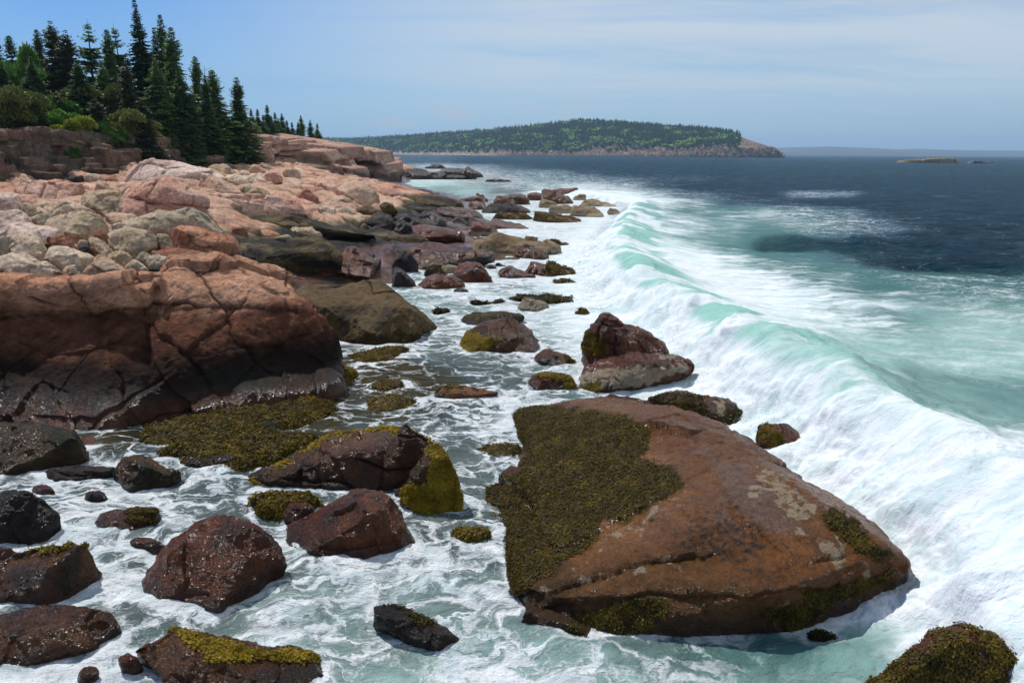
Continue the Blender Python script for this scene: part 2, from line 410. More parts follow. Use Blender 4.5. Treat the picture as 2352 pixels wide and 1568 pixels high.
def hull_mesh(pieces):
    bm = bmesh.new()
    for pts in pieces:
        vs = [bm.verts.new(tuple(p)) for p in pts]
        r = bmesh.ops.convex_hull(bm, input=vs, use_existing_faces=False)
        dead = [g for g in r['geom_interior'] if isinstance(g, bmesh.types.BMVert)]+[g for g in r['geom_unused'] if isinstance(g, bmesh.types.BMVert)]
        if dead: bmesh.ops.delete(bm, geom=list(set(dead)), context='VERTS')
    bmesh.ops.recalc_face_normals(bm, faces=bm.faces)
    me = bpy.data.meshes.new('tmp'); bm.to_mesh(me); bm.free(); return me
def remesh(me, vox):
    o = bpy.data.objects.new('tmp', me); COL.objects.link(o)
    m = o.modifiers.new('r', 'REMESH'); m.mode = 'VOXEL'; m.voxel_size = vox
    dg = bpy.context.evaluated_depsgraph_get(); ev = o.evaluated_get(dg)
    me2 = bpy.data.meshes.new_from_object(ev, depsgraph=dg)
    bpy.data.objects.remove(o); bpy.data.meshes.remove(me); return me2

# colour families (linear albedo): body, second, dark
PAL = {'pink': ((.56, .29, .20), (.66, .43, .33), (.38, .19, .13)), 'pale': ((.70, .48, .37), (.76, .58, .47), (.50, .33, .26)),
       'peach': ((.56, .35, .23), (.60, .42, .30), (.42, .26, .17)), 'tan': ((.53, .385, .24), (.61, .47, .325), (.30, .245, .17)),
       'grey': ((.44, .345, .235), (.52, .42, .30), (.24, .215, .165)), 'cream': ((.64, .48, .33), (.72, .58, .43), (.42, .33, .25)),
       'red': ((.34, .135, .085), (.42, .20, .13), (.20, .09, .065)), 'rust': ((.50, .225, .125), (.60, .33, .21), (.20, .10, .06)),
       'wetred': ((.100, .024, .007), (.165, .048, .012), (.028, .010, .006)), 'wetbrown': ((.080, .027, .007), (.14, .052, .010), (.014, .009, .006)),
       'olive': ((.105, .064, .018), (.16, .098, .035), (.022, .026, .012)), 'dark': ((.022, .018, .015), (.055, .030, .020), (.010, .011, .010)),
       'wetgreen': ((.024, .028, .008), (.12, .045, .008), (.012, .015, .008)), 'orange': ((.30, .105, .022), (.36, .15, .04), (.14, .05, .015)),
       'yellow': ((.23, .165, .085), (.30, .22, .13), (.11, .06, .03)), 'slate': ((.032, .028, .030), (.09, .06, .045), (.018, .016, .016)),
       'bigrock': ((.150, .050, .009), (.23, .088, .018), (.042, .018, .008)), 'tawny': ((.40, .29, .17), (.44, .34, .24), (.26, .18, .11))}
# wetness, specular film per family
WET = {'wetred': .95, 'wetbrown': .95, 'olive': .45, 'dark': .8, 'wetgreen': .75, 'orange': .8, 'yellow': .35, 'slate': .5, 'bigrock': .78}
def rock_colour(W, N, S, style, cav, seed, zwet=None, poly=None, amp=1.0):
    a, b, c = [np.array(v) for v in PAL[style]]
    p = W/S
    n1 = fbm(p*1.6+seed, 4); n2 = fbm(p*5+seed*2, 4)
    t = np.clip(.5+n1*1.6+n2*.5, 0, 1)[:, None]
    dry = 1.13 if style in ('pink', 'pale', 'peach', 'tan', 'grey', 'cream', 'rust', 'tawny') else 1.0; a, b, c = a*dry, b*dry, c*dry
    col = a*(1-t)+b*t
    t = sstep(.08, .5, fbm(p*2.3+seed*3+40, 4)+.25*n2)[:, None]*.75
    col = col*(1-t)+c*t
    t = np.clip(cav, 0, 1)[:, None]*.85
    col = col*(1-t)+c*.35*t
    wet = np.full(len(W), WET.get(style, 0.0))*(0.8+.5*n1)
    aux = np.zeros((len(W), 3))
    if zwet is not None:       # tide zones: black lichen, then brown wet film, then weed film near the sea
        z = W[:, 2]+.45*zwet*n1+.25*n2
        k = sstep(zwet*1.15, zwet*.8, z)[:, None]; blk = np.array((.030, .026, .020)); brn = np.array((.15, .068, .032)); olv = np.array((.15, .11, .05))
        k2 = sstep(.1, -.25, fbm(p*3+seed+9, 3))[:, None]
        zone = blk*(1-k2)+olv*k2
        kb = sstep(zwet*.62, zwet*.38, z)[:, None]; zone = zone*(1-kb)+(brn*(.6+.8*t_(n2)))*kb
        col = col*(1-k)+zone*k; wet = np.maximum(wet, k[:, 0]*.35+kb[:, 0]*.4)
    aux[:, 0] = np.clip(wet, 0, 1)
    return col, aux
def t_(n): return np.clip(.5+n, 0, 1)[:, None]

def cellplanes(P, seed, slope=.35):
    """piecewise plane relief: every cell of a jittered lattice is its own tilted chip; P in units of the cell"""
    P = P.astype(np.float32); b = np.floor(P).astype(np.int32); best = np.full(len(P), 9e9, np.float32); sec = best.copy(); cid = np.zeros((len(P), 3), np.int32); rel = np.zeros((len(P), 3), np.float32)
    tab = np.random.default_rng(seed).random((4096, 6)).astype(np.float32)
    def key(c): return ((c[:, 0]*374761 ^ c[:, 1]*668265 ^ c[:, 2]*982451) & 4095)
    for dx in (-1, 0, 1):
        for dy in (-1, 0, 1):
            for dz in (-1, 0, 1):
                c = b+np.array([dx, dy, dz], np.int32); r = P-(c+tab[key(c)][:, :3]); d = (r*r).sum(1); m = d < best
                sec = np.where(m, best, np.minimum(sec, d)); best = np.where(m, d, best); cid[m] = c[m]; rel[m] = r[m]
    t = tab[key(cid)][:, 3:]-.5
    return (rel*t).sum(1)*2*slope+(t[:, 0]+t[:, 1])*.10, np.sqrt(sec)-np.sqrt(best)
def sculpt(me, vox, S, seed, extra=None, sm=4, jag=1.0, joints=0, jdir=None, jsp=1.2, grain=1.0, facet=1.0, noplane=False):
    V = getv(me); E = gete(me); V = smooth_np(V, E, sm)
    me.vertices.foreach_set('co', V.ravel()); me.update(); N = getn(me)
    sv = np.float32(seed*7.31)
    p = V/S
    d = .045*S*fbm(p*1.9+sv, 3)*jag
    rr = np.random.default_rng(int(seed*17)+3); c0 = V.mean(0)
    for _ in range(int(9*facet) if not (joints or noplane) else 0):            # broad planar breaks
        n = rr.normal(size=3); n[2] = abs(n[2])*.8; n /= np.linalg.norm(n); h = (V-c0)@n; o = np.quantile(h, .99)*(.81+.16*rr.random())
        V = V-n*np.maximum(0, h-o)[:, None].astype(np.float32)*.85
    V = V.astype(np.float32); V = smooth_np(V, E, 1)
    p = V/S
    wv = np.stack([fbm(p*2+sv+7, 2), fbm(p*2+sv+27, 2), fbm(p*2+sv+47, 2)], 1)*.25
    ds, e1 = cellplanes(p*1.9+wv+sv, int(seed*3)+1); d = d+ds*S/1.9*.30*facet*jag
    ds, e2 = cellplanes(p*5.5+wv*2+sv, int(seed*5)+2); gt = sstep(-.15, .15, fbm(p*1.7+sv+60, 2)); d = d+ds*S/5.5*.48*facet*jag*gt
    d = d-.010*S*jag*facet*np.exp(-(e1/.05)**2)*gt
    cav = np.zeros(len(V))
    if joints:
        R_ = np.random.default_rng(int(seed*13+5))
        dirs = jdir if jdir is not None else [(.15, .2, 1), (1, -.25, .35), (.3, 1, .1)]
        wp = np.stack([fbm(V/(jsp*2.2)+sv, 3), fbm(V/(jsp*2.2)+sv+50, 3), fbm(V/(jsp*2.2)+sv+90, 3)], 1)*jsp*.55
        Vw = V+wp; cells = []; gro = np.zeros(len(V))
        for k in range(joints):
            n = np.array(dirs[k % len(dirs)], float); n /= np.linalg.norm(n); sp = jsp*(1, 1.35, 1.6, .8)[k % 4]
            c = Vw@n/sp+R_.random(); ci = np.floor(c); cells.append(ci)
            e = np.minimum(c-ci, ci+1-c)*sp
            gate = sstep(-.12, .10, perlin(V/(jsp*1.7)+k*13+sv))
            gro = np.maximum(gro, np.exp(-(e/max(vox*1.1, .045))**2)*gate)
        while len(cells) < 3: cells.append(np.zeros(len(V)))
        hsh = hash3(np.stack(cells[:3], 1), int(seed))
        d = d+(hsh-.5)*.15*jsp-gro*.10*jsp*.8; cav = gro
    if extra is not None: d = d+extra(V)
    d = d+.085*grain*min(1.5, S/2)*fbm(V/.7+sv, 4)+.040*grain*fbm(V/.19+sv, 3)
    V2 = V+N*d[:, None].astype(np.float32)
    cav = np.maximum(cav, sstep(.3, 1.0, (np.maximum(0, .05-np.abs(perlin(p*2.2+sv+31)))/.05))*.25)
    return V2.astype(np.float32), N, cav

ROCKS = {}; WLINE = []
def rock(name, label, cat, style, pieces, group=None, sm=4, jag=1.0, joints=0, zwet=None, vox=None, seed=None, post=None, parent=None, jdir=None, jsp=1.2, facet=1.0, noplane=False, maxv=260000, extra=None):
    seed = seed if seed is not None else (len(ROCKS)*3.7+1) % 97
    pts = [p for p, _ in pieces]; Yf = min(y for _, y in pieces)
    allp = np.concatenate(pts); lo = allp.min(0); hi = allp.max(0); S = float(np.sort(hi-lo)[1]+.5*np.sort(hi-lo)[2])/1.5
    v = vox or max(.022, Yf/740*1.15)
    ext = hi-lo; est = 2*(ext[0]*ext[1]+ext[0]*ext[2]+ext[1]*ext[2])/(v*v)
    if est > maxv: v *= sqrt(est/maxv)
    me = remesh(hull_mesh(pts), v)
    V, N, cav = sculpt(me, v, S, seed, sm=max(1, int(sm)), jag=jag, joints=joints, jdir=jdir, jsp=jsp, facet=facet, noplane=noplane, extra=extra)
    me.vertices.foreach_set('co', V.ravel()); me.update(); N = getn(me)
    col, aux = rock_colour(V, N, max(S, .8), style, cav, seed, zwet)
    if post: col, aux = post(V, N, col, aux, seed)
    wl = V[np.abs(V[:, 2]) < .10]; WLINE.append(wl[::3])
    base = np.array([V[:, 0].mean(), V[:, 1].mean(), V[:, 2].min()])
    V = V-base
    me.vertices.foreach_set('co', V.astype(np.float32).ravel())
    me.polygons.foreach_set('use_smooth', np.ones(len(me.polygons), bool)); me.update()
    setcol(me, 'Col', col); setcol(me, 'Aux', aux); me.name = name; me.materials.clear(); me.materials.append(M_rock)
    o = link(name, me, parent, base); tag(o, label, cat, group)
    ROCKS[name+str(len(ROCKS))] = o
    return o, V+base, N
def S_(*a, **k): return silhull(*a, **k)
# ---------------------------------------------------------------- bedrock shore as one sheet
na, ny = 950, 880
aa = np.linspace(-1.15, .22, na); yy = np.exp(np.linspace(log(17), log(430), ny))
Ag, Yg = np.meshgrid(aa, yy); X = (Ag*Yg).ravel(); Y = Yg.ravel()
Z = G(X, Y)
op = [PZ(a, b, c*K)[:2] for a, b, c in ((-900, 1000, 0), (200, 1000, 0), (770, 890, 0), (735, 770, .8), (690, 690, 1.6), (600, 640, 2.2), (450, 640, 2.8), (200, 690, 2.8), (0, 700, 2.8), (-900, 700, 2.8))]
od = polydist(X, Y, op); Z = np.where(od > -1.5, np.minimum(Z, -1.2+np.clip(-od, 0, 1.5)*2.2+(od < 0)*0), Z)
nearf = sstep(38, 30, Y)*sstep(-.75, -.55, X/Y); Z = np.where(nearf > 0, np.minimum(Z, 8-nearf*9.5), Z)
V = np.stack([X, Y, Z], 1)
Fq = (np.arange(ny-1)[:, None]*na+np.arange(na-1)[None, :]).ravel()
Fq = np.stack([Fq, Fq+1, Fq+na+1, Fq+na], 1)
keep = (Z[Fq].max(1) > -1.4); Fq = Fq[keep]
u, inv = np.unique(Fq, return_inverse=True); V = V[u]; Fq = inv.reshape(-1, 4)
me = mesh_np('rocky_shore', V, Fq); N = getn(me); V = getv(me)
dd = V[:, 1]
sc = np.clip(dd/60, .6, 3)
lowf = fbm(V/9.0+3, 4)*.9+fbm(V/2.6+9, 4)*.34
wp = np.stack([fbm(V/7+5, 3), fbm(V/7+25, 3), fbm(V/7+45, 3)], 1)*2.4; Vw = V+wp
cells = []; gro = np.zeros(len(V)); R_ = np.random.default_rng(3)
for n, sp in (((.12, .25, 1), 1.1), ((1, -.5, .2), 3.4), ((.45, 1, 0), 4.6)):
    n = np.array(n, float); n /= np.linalg.norm(n); c = Vw@n/sp; ci = np.floor(c); cells.append(ci)
    e = np.minimum(c-ci, ci+1-c)*sp; gro = np.maximum(gro, np.exp(-(e/np.maximum(.06, dd*.0016))**2)*sstep(-.15, .1, perlin(V/4+sp*5)))
hsh = hash3(np.stack(cells, 1), 5)
c1_, _ = cellplanes(Vw*np.array([.13, .2, .42]), 7, .5); c2_, _ = cellplanes(Vw*np.array([.34, .5, 1.2])+9, 8, .5); cd = c1_*1.7+c2_*.34
fld = [PZ(a, b, c*K)[:2] for a, b, c in ((-500, 640, 4), (0, 640, 4), (380, 610, 3.9), (500, 570, 3.3), (510, 510, 3.7), (300, 470, 4.4), (0, 445, 4.7), (-500, 445, 4.7))]
fdp = sstep(0, 3, polydist(V[:, 0], V[:, 1], fld))
amp = sstep(-1.2, .8, V[:, 2])
V2 = V+N*((lowf*.8+(hsh-.5)*.18+cd-gro*.16+fbm(V/.5, 4)*.05)*amp)[:, None]*np.array([.6, .6, 1.0]); V2[:, 2] -= fdp*.75
V2 = smooth_np(V2.astype(np.float32), gete(me), 3).astype(float)
me.vertices.foreach_set('co', V2.astype(np.float32).ravel()); me.update()
V = V2; px, py = proj(V)
n1 = fbm(V/6+60, 4); n2 = fbm(V/1.4+80, 4); z = V[:, 2]
pk = np.array((.58, .315, .21)); pk2 = np.array((.68, .44, .32)); tn = np.array((.47, .36, .24)); rd = np.array((.28, .11, .065)); olv = np.array((.16, .115, .055)); blk = np.array((.028, .025, .02)); brn = np.array((.14, .055, .028))
t = t_(n1*1.4+n2*.5); col = pk*(1-t)+pk2*t
t = sstep(.05, .35, n2+.4*n1)[:, None]*.6; col = col*(1-t)+tn*t
zz = z/K+.35*n1+.25*n2
zt = 2.55+np.interp(px, [500, 760, 860, 950, 1100], [.55, .1, -.1, .0, -.6])            # upper edge of the stained zone
k = sstep(0.0, -.35, zz-zt)[:, None]
zone = olv*(.7+.8*t_(n2)); kb = sstep(-.25, -.55, zz-zt+.5*fbm(V/3+7, 3))[:, None]*sstep(-.2, .15, fbm(V*np.array([.12, .2, .8])+5, 3)+.10)[:, None]
zone = zone*(1-kb)+blk*kb
kr = sstep(1.25, .75, zz+.2*n2)[:, None]; zone = zone*(1-kr)+(brn*(.5+1.0*t_(n2*1.5)))*kr
kd = sstep(.1, .35, fbm(V*np.array([.16, .3, .9])+77, 4))[:, None]*kr*.8; zone = zone*(1-kd)+blk*kd
ky = (sstep(.32, .05, z/K)*sstep(1090, 1150, px)*sstep(-.3, .2, n2))[:, None]*.8; zone = zone*(1-ky)+np.array((.24, .18, .10))*ky
col = col*(1-k)+zone*k
top = sstep(9.1, 9.8, z/K+.3*n2)[:, None]*(px < 1200)[:, None]*sstep(130, 60, dd)[:, None]*.8           # soil and moss on the wood floor
col = col*(1-top)+np.array((.035, .05, .016))*top
col *= (1-.55*gro)[:, None]
aux = np.zeros((len(V), 3)); aux[:, 0] = k[:, 0]*.3+kr[:, 0]*k[:, 0]*.5; aux[:, 1] = ky[:, 0]*.5
setcol(me, 'Col', col); setcol(me, 'Aux', aux); me.materials.append(M_rock)
o = link('rocky_shore', me); tag(o, kind='structure')
print('ground', len(V), time.time()-T0)
# ---------------------------------------------------------------- rockweed: small wet fronds lying down the slope
def fronds(name, V, N, mask, n, size, base, parent, mat, seed=1, label=None, tris=None, drape=.75, lift=.5):
    R_ = np.random.default_rng(seed); idx = np.where(mask > .02)[0]
    if not len(idx): return None
    pr = mask[idx]; pr = pr/pr.sum(); k = R_.choice(idx, n, p=pr)
    P = V[k]+R_.normal(size=(n, 3))*size*.5; Nn = N[k]
    P = P+Nn*(size*.25*lift*R_.random((n, 1)))
    d = np.array([0, 0, -1.0])-Nn*(-Nn[:, 2:3]); L = np.linalg.norm(d, axis=1, keepdims=True)
    d = d/np.maximum(L, .05)*drape+R_.normal(size=(n, 3))*.55; d -= Nn*(d*Nn).sum(1, keepdims=True)*.8
    d /= np.linalg.norm(d, axis=1, keepdims=True)+1e-6
    sd = np.cross(d, Nn+R_.normal(size=(n, 3))*.38); sd /= np.linalg.norm(sd, axis=1, keepdims=True)+1e-6
    l = size*(.6+1.1*R_.random((n, 1))); w_ = l*(.22+.2*R_.random((n, 1)))
    up = Nn*l*.22*lift*R_.random((n, 1))
    a = P; m1 = P+d*l*.55+sd*w_+up; m2 = P+d*l*.55-sd*w_+up*.8; e = P+d*l
    VV = np.stack([a, m1, e, m2], 1).reshape(-1, 3)-base
    Fq = np.arange(n*4).reshape(-1, 4)
    me = mesh_np(name, VV, Fq, mat, smooth=False)
    o = link(name, me, parent); o['kind'] = 'stuff'
    if label: o['label'] = label
    return o
def pmask(V, polys, soft=10, noise_=14, ns=.7, seed=3):
    px, py = proj(V); m = np.zeros(len(V)); n = (fbm(V/ns+seed, 4))*noise_*2
    for poly in polys: m = np.maximum(m, sstep(-soft*.3, soft*.7, polydist(px, py, poly)+n))
    return m

# ---------------------------------------------------------------- the great brown rock in front
BIG1 = zhull('1235,932,.55 1380,934,.95 1480,958,1.2 1560,985,1.5 1650,1030,1.6 1740,1062,1.6 1850,1130,1.5 1960,1212,1.3 2030,1260,1.1 2076,1296,.75 2080,1325,.05 2000,1354,0 1900,1392,0 1815,1447,0 1740,1420,0 1620,1410,0 1480,1430,0 1400,1462,0 1300,1440,0 1200,1402,0 1165,1370,0 1160,1290,0 1145,1235,0 1190,1340,.38 1300,1368,.52 1420,1330,.8 1520,1318,.9 1650,1330,.95 1760,1368,.85 1850,1352,.8 1960,1322,.8 2060,1296,.7 1500,1130,1.35 1650,1190,1.55 1240,1200,.5 1235,1060,.45 1800,1080,.2 1980,1180,.2 1400,900,.0 1600,930,0')
BIG2 = zhull('1112,1112,.05 1108,1152,0 1140,1235,0 1160,1292,0 1300,1330,.5 1400,1100,.9 1240,1052,.35 1190,1080,.2 1350,1200,.75')
BIG3 = zhull('1168,938,0 1195,1000,0 1232,1046,.05 1300,1060,.6 1380,936,.9 1240,930,.5 1200,930,.15 1330,1000,.8 1280,915,0')
WEEDP = [[(1185, 925), (1260, 930), (1370, 940), (1440, 955), (1500, 985), (1490, 1030), (1470, 1050), (1555, 1075), (1575, 1120), (1480, 1170), (1440, 1200), (1380, 1195), (1375, 1240), (1300, 1290), (1240, 1335), (1180, 1365), (1150, 1370), (1150, 1290), (1130, 1230), (1095, 1150), (1105, 1110), (1190, 1080), (1215, 1045), (1190, 1000), (1165, 960)]]
WEED2 = [[(1880, 1165), (1930, 1175), (1990, 1220), (2050, 1275), (2020, 1285), (1960, 1255), (1900, 1210)],
         [(1300, 1420), (1380, 1400), (1450, 1365), (1510, 1365), (1540, 1400), (1480, 1450), (1400, 1470), (1300, 1450)], [(1760, 1400), (1850, 1385), (1900, 1400), (1820, 1450), (1770, 1430)], [(1840, 1360), (2060, 1310), (2050, 1335), (1990, 1352), (1900, 1390), (1850, 1390)],
         [(1500, 1190), (1500, 1192), (1501, 1192)]]
BARNP = [[(1735, 1060), (1800, 1085), (1900, 1160), (1870, 1200), (1960, 1250), (2060, 1300), (2010, 1305), (1900, 1290), (1860, 1290), (1880, 1220), (1800, 1210), (1720, 1120), (1725, 1080)],
         [(1760, 1400), (1800, 1370), (1900, 1345), (2080, 1305), (2085, 1325), (1990, 1355), (1900, 1395), (1815, 1450)],
         [(1190, 1370), (1300, 1330), (1400, 1300), (1560, 1275), (1580, 1290), (1480, 1305), (1380, 1325), (1280, 1350), (1180, 1385)],
         [(1470, 1040), (1520, 1000), (1480, 1050), (1560, 1065), (1585, 1120), (1570, 1130), (1550, 1085), (1460, 1060)], [(1440, 1200), (1500, 1170), (1580, 1130), (1570, 1150), (1490, 1190), (1440, 1225), (1380, 1260), (1370, 1240)],
         [(1900, 1290), (1960, 1275), (2040, 1290), (2000, 1300)]]
def big_post(V, N, col, aux, seed):
    px, py = proj(V)
    bm_ = pmask(V, BARNP, 40, 40, .5); bm_ *= (.35+.75*t_(fbm(V/.3, 4)*1.6)[:, 0])
    wm = np.maximum(pmask(V, WEEDP, 10, 6, .5), pmask(V, WEED2, 10, 8, .4))
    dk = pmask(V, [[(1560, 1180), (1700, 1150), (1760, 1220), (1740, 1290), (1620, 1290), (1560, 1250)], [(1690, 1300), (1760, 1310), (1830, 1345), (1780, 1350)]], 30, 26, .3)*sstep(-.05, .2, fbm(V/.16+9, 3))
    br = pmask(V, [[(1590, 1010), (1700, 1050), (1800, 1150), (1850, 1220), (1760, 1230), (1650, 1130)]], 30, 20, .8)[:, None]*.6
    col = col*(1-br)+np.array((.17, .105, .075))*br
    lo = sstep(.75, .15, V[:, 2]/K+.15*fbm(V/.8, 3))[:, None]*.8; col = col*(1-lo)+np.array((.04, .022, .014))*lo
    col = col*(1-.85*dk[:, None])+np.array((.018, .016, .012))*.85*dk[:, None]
    ol = pmask(V, [[(1200, 1300), (1400, 1290), (1560, 1250), (1750, 1350), (1700, 1410), (1200, 1410)]], 30, 20, .6)[:, None]*.25
    col = col*(1-ol)+np.array((.10, .07, .02))*ol
    col = col*(1-wm[:, None]*.8)+np.array((.05, .038, .01))*wm[:, None]*.8
    aux[:, 1] = np.clip(bm_*.8, 0, 1)*(1-wm*.7)
    return col, aux
def pline(px, py, L):
    d = np.full(px.shape, 1e9); sd = np.zeros(px.shape)
    for a, b in zip(L, L[1:]):
        a = np.array(a, float); b = np.array(b, float); ab = b-a; t = np.clip(((px-a[0])*ab[0]+(py-a[1])*ab[1])/(ab@ab), 0, 1); e = np.hypot(px-a[0]-t*ab[0], py-a[1]-t*ab[1]); m = e < d
        d = np.where(m, e, d); sd = np.where(m, np.sign(ab[0]*(py-a[1])-ab[1]*(px-a[0])), sd)
    return d, sd
def big_extra(V):
    px, py = proj(V); px = px+10*fbm(V/.5+3, 3); py = py+16*fbm(V/.6+13, 3); r = 0
    for L, dp, w_, st_ in (([(1165, 1372), (1290, 1338), (1400, 1303), (1500, 1284), (1590, 1272)], .10, 7, .10), ([(1590, 1120), (1600, 1180), (1625, 1230)], .05, 5, 0), ([(1680, 1000), (1640, 1070), (1700, 1180), (1790, 1260)], .03, 12, .05), ([(1880, 1290), (1960, 1275), (2060, 1300)], .04, 5, .03), ([(1250, 1400), (1500, 1360), (1700, 1372), (1850, 1350)], .05, 9, .09)):
        d, s_ = pline(px, py, L); r = r-dp*np.exp(-(d/w_)**2)-st_*(s_ > 0)*np.exp(-(d/45)**1.5)
    return r+.05*fbm(V/1.4+4, 3)
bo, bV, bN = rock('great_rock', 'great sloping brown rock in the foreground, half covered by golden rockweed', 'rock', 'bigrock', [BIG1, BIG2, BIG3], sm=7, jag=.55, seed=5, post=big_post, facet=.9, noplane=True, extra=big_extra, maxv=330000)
bb = np.array(bo.location)
m1 = pmask(bV, WEEDP, 8, 9, .45); m2 = pmask(bV, WEED2, 8, 10, .35)*(.4+.6*t_(fbm(bV/.3, 3))[:, 0])
vis = bN[:, 1] < .75
fronds('seaweed', bV, bN, m1*vis, 190000, .062, bb, bo, M_weed, 3, 'golden brown rockweed carpet')
fronds('seaweed', bV, bN, m2*vis, 40000, .058, bb, bo, M_weedd, 4, 'darker rockweed tufts')

# ---------------------------------------------------------------- outcrop in front of the boulder beach
OUT = [zhull('-160,990,-.05 200,992,0 380,944,0 600,912,0 740,884,0 770,860,.1 -160,960,.2 -150,740,2.5 0,720,2.6 180,712,2.8 330,716,2.8 480,708,2.75 640,712,2.6 740,730,2.2 765,790,1.2 -160,600,3.2 400,640,3.3 600,660,2.9', deep=.5),
       zhull('-160,742,2.45 0,725,2.6 180,716,2.75 330,718,2.8 345,662,3.6 200,668,3.6 0,690,3.3 -160,690,3.3 -160,655,3.6 0,650,3.8 250,645,3.9 380,625,4.0', deep=.3),
       zhull('300,716,2.8 420,712,2.8 640,712,2.65 700,720,2.4 662,650,3.1 640,630,3.4 560,604,4.0 500,588,4.3 400,606,4.2 360,640,3.8 400,590,4.0 520,598,4.2 655,680,2.9', deep=.3),
       zhull('620,745,2.1 700,722,2.4 712,700,2.5 690,688,2.65 640,690,2.7 620,705,2.6 640,770,1.6 705,750,1.9 740,760,1.5', deep=.2),
       zhull('430,905,.05 560,880,.2 720,862,.2 770,880,0 740,905,0 600,925,0 430,955,0 560,905,.35', deep=.4)]
def out_post(V, N, col, aux, seed):
    z = V[:, 2]/K; n = fbm(V/2.2+5, 4); n2 = fbm(V/.6+15, 4)
    px, py = proj(V)
    k = sstep(3.3, 2.6, z+.4*n+.2*n2)[:, None]; col = col*(1-k)+(np.array((.16, .062, .033))*(.65+.7*t_(n2)))*k
    k = sstep(2.3, 1.3, z+.5*n+.2*n2)[:, None]; col = col*(1-k)+(np.array((.028, .014, .009))*(.6+.8*t_(n2)))*k
    k = (sstep(1.5, 1.0, z)*sstep(.05, .3, n))[:, None]*.8; col = col*(1-k)+np.array((.016, .022, .014))*k
    k = (sstep(.75, .3, z+.2*n2))[:, None]; col = col*(1-k)+(np.array((.12, .045, .018))*(.4+.9*t_(n2*1.5)))*k
    aux[:, 0] = np.clip(.12+sstep(1.4, .4, z)*.6, 0, 1)
    return col, aux
oo, oV, oN = rock('rock_outcrop', 'large fractured pink outcrop rising dark and wet from the water at left', 'outcrop', 'rust', OUT, sm=3, jag=.85, joints=3, seed=9, post=out_post,
     jdir=[(.08, -.12, 1), (1, .15, .75), (-.85, .2, .6)], jsp=1.7, facet=.9, maxv=420000)

GB = 'boulders heaped on the pink shore'; GU = 'boulders scattered along the upper ledge'; GD = 'dark stones at the foot of the ledge'; GS = 'rocks washed by the surf'; GN = 'wet rocks in the near water'; GR = 'reef rocks at the point'
def B(tg, s, style, label, group=GB, front='', T=.8, z0=None, name='boulder', cat='boulder', **k):
    kw = dict(sm=2, jag=.9); kw.update(k)
    return rock(name, label, cat, style, [silhull(tg, s, front, T, z0)], group, **kw)
# --- boulder beach (crop A)
B('A', '905,400 925,350 1200,345 1400,400 1600,445 1650,470 1670,560 1690,640 1540,640 1200,605 1100,540 905,500', 'tan', 'big tan boulder with a grey broken right end, in front of the pink slab', T=.7, front='1180,350,.3 1450,540,.0 1560,470,.3')
B('A', '575,605 750,480 820,478 1060,545 1000,640 640,655', 'tan', 'wedge-shaped tan boulder just behind the boulder with the dark hollow under it')
B('A', '500,770 520,705 800,612 980,550 1130,540 1210,620 1265,760 1180,800 1080,860 950,872 760,822 600,792', 'tan', 'large tan boulder with a deep black gap beneath its front edge', T=.7)
B('B', '-290,870 0,815 400,745 700,728 900,760 1040,825 1085,880 1105,1000 900,1012 450,1000 200,990 -100,960', 'grey', 'longest grey-tan boulder, lying across the beach below the pink slab', T=.45)
B('A', '1240,870 1290,780 1370,745 1600,790 1780,800 1850,930 1840,980 1700,1040 1540,1065 1400,1060 1280,1000', 'tan', 'rounded tan boulder left of the red block, dark hollow under its right side')
B('A', '505,1080 530,1010 740,1002 900,1050 1100,1135 1040,1190 900,1230 760,1242 620,1182 510,1142', 'cream', 'pale flat-topped slab tipped over a black gap behind the outcrop', front='560,1110,.0 800,1160,.0 1000,1160,.05 760,1040,.4')
B('A', '860,1420 1000,1230 1100,1118 1230,1118 1400,1220 1520,1320 1450,1420', 'peach', 'peaked pink boulder leaning on the back of the outcrop')
B('A', '1255,1130 1440,1042 1500,1070 1555,1150 1470,1255 1390,1240 1300,1180', 'tan', 'tan boulder right of the peaked pink one')
B('A', '1035,935 1080,888 1130,900 1340,1080 1275,1122 1200,1118 1060,990', 'tan', 'narrow bar-shaped stone slanting down between boulders', T=1.0)
B('A', '-60,1110 260,1090 350,1100 440,1180 500,1262 680,1300 755,1392 600,1412 180,1432 -60,1340', 'cream', 'broad pale boulder at the left edge above the outcrop')
B('A', '75,1010 120,890 250,848 420,868 540,958 552,1000 500,1062 400,1112 130,1082 75,1042', 'cream', 'rounded boulder pale above and pinkish below, near the left edge')
B('A', '-20,860 110,752 380,743 600,808 780,855 720,885 540,905 300,900 -20,900', 'pale', 'long flat pinkish slab at the left with a smooth pale top')
B('A', '540,910 740,862 800,900 915,1045 780,1015 600,998', 'red', 'split pink-red block between the pale slab and the black gap')
B('A', '-60,600 200,592 330,638 362,700 352,742 0,795 -60,790', 'pale', 'smooth pinkish boulder cut by the left edge of the view')
B('A', '355,662 600,608 662,650 500,775 370,712', 'grey', 'small tan stone wedged left of the boulder with the deep black gap')
B('A', '215,510 310,478 400,560 478,638 350,645 220,602', 'tawny', 'small rusty brown stone below the pink block')
B('A', '-60,385 80,372 240,400 275,480 225,605 0,600 -60,600', 'pale', 'whitish pink slab at the left edge below the cliff')
B('A', '190,350 270,228 330,225 640,240 900,263 985,268 970,335 900,430 765,472 740,502 360,520 200,400', 'pink', 'squared pink block with a dark broken right face, under the cliff', name='rock_block', front='765,285,.12 350,262,.3 752,465,.0 365,500,.0', T=.6, joints=2, jsp=1.6)
B('A', '905,980 930,935 990,928 1050,955 1060,1005 1000,1022 920,1018', 'grey', 'small bluish grey cobble in the gap beside the bar-shaped stone')
B('A', '905,1070 930,1015 1040,990 1080,1060 1020,1100 940,1090', 'slate', 'purple-grey stone below the bluish cobble')
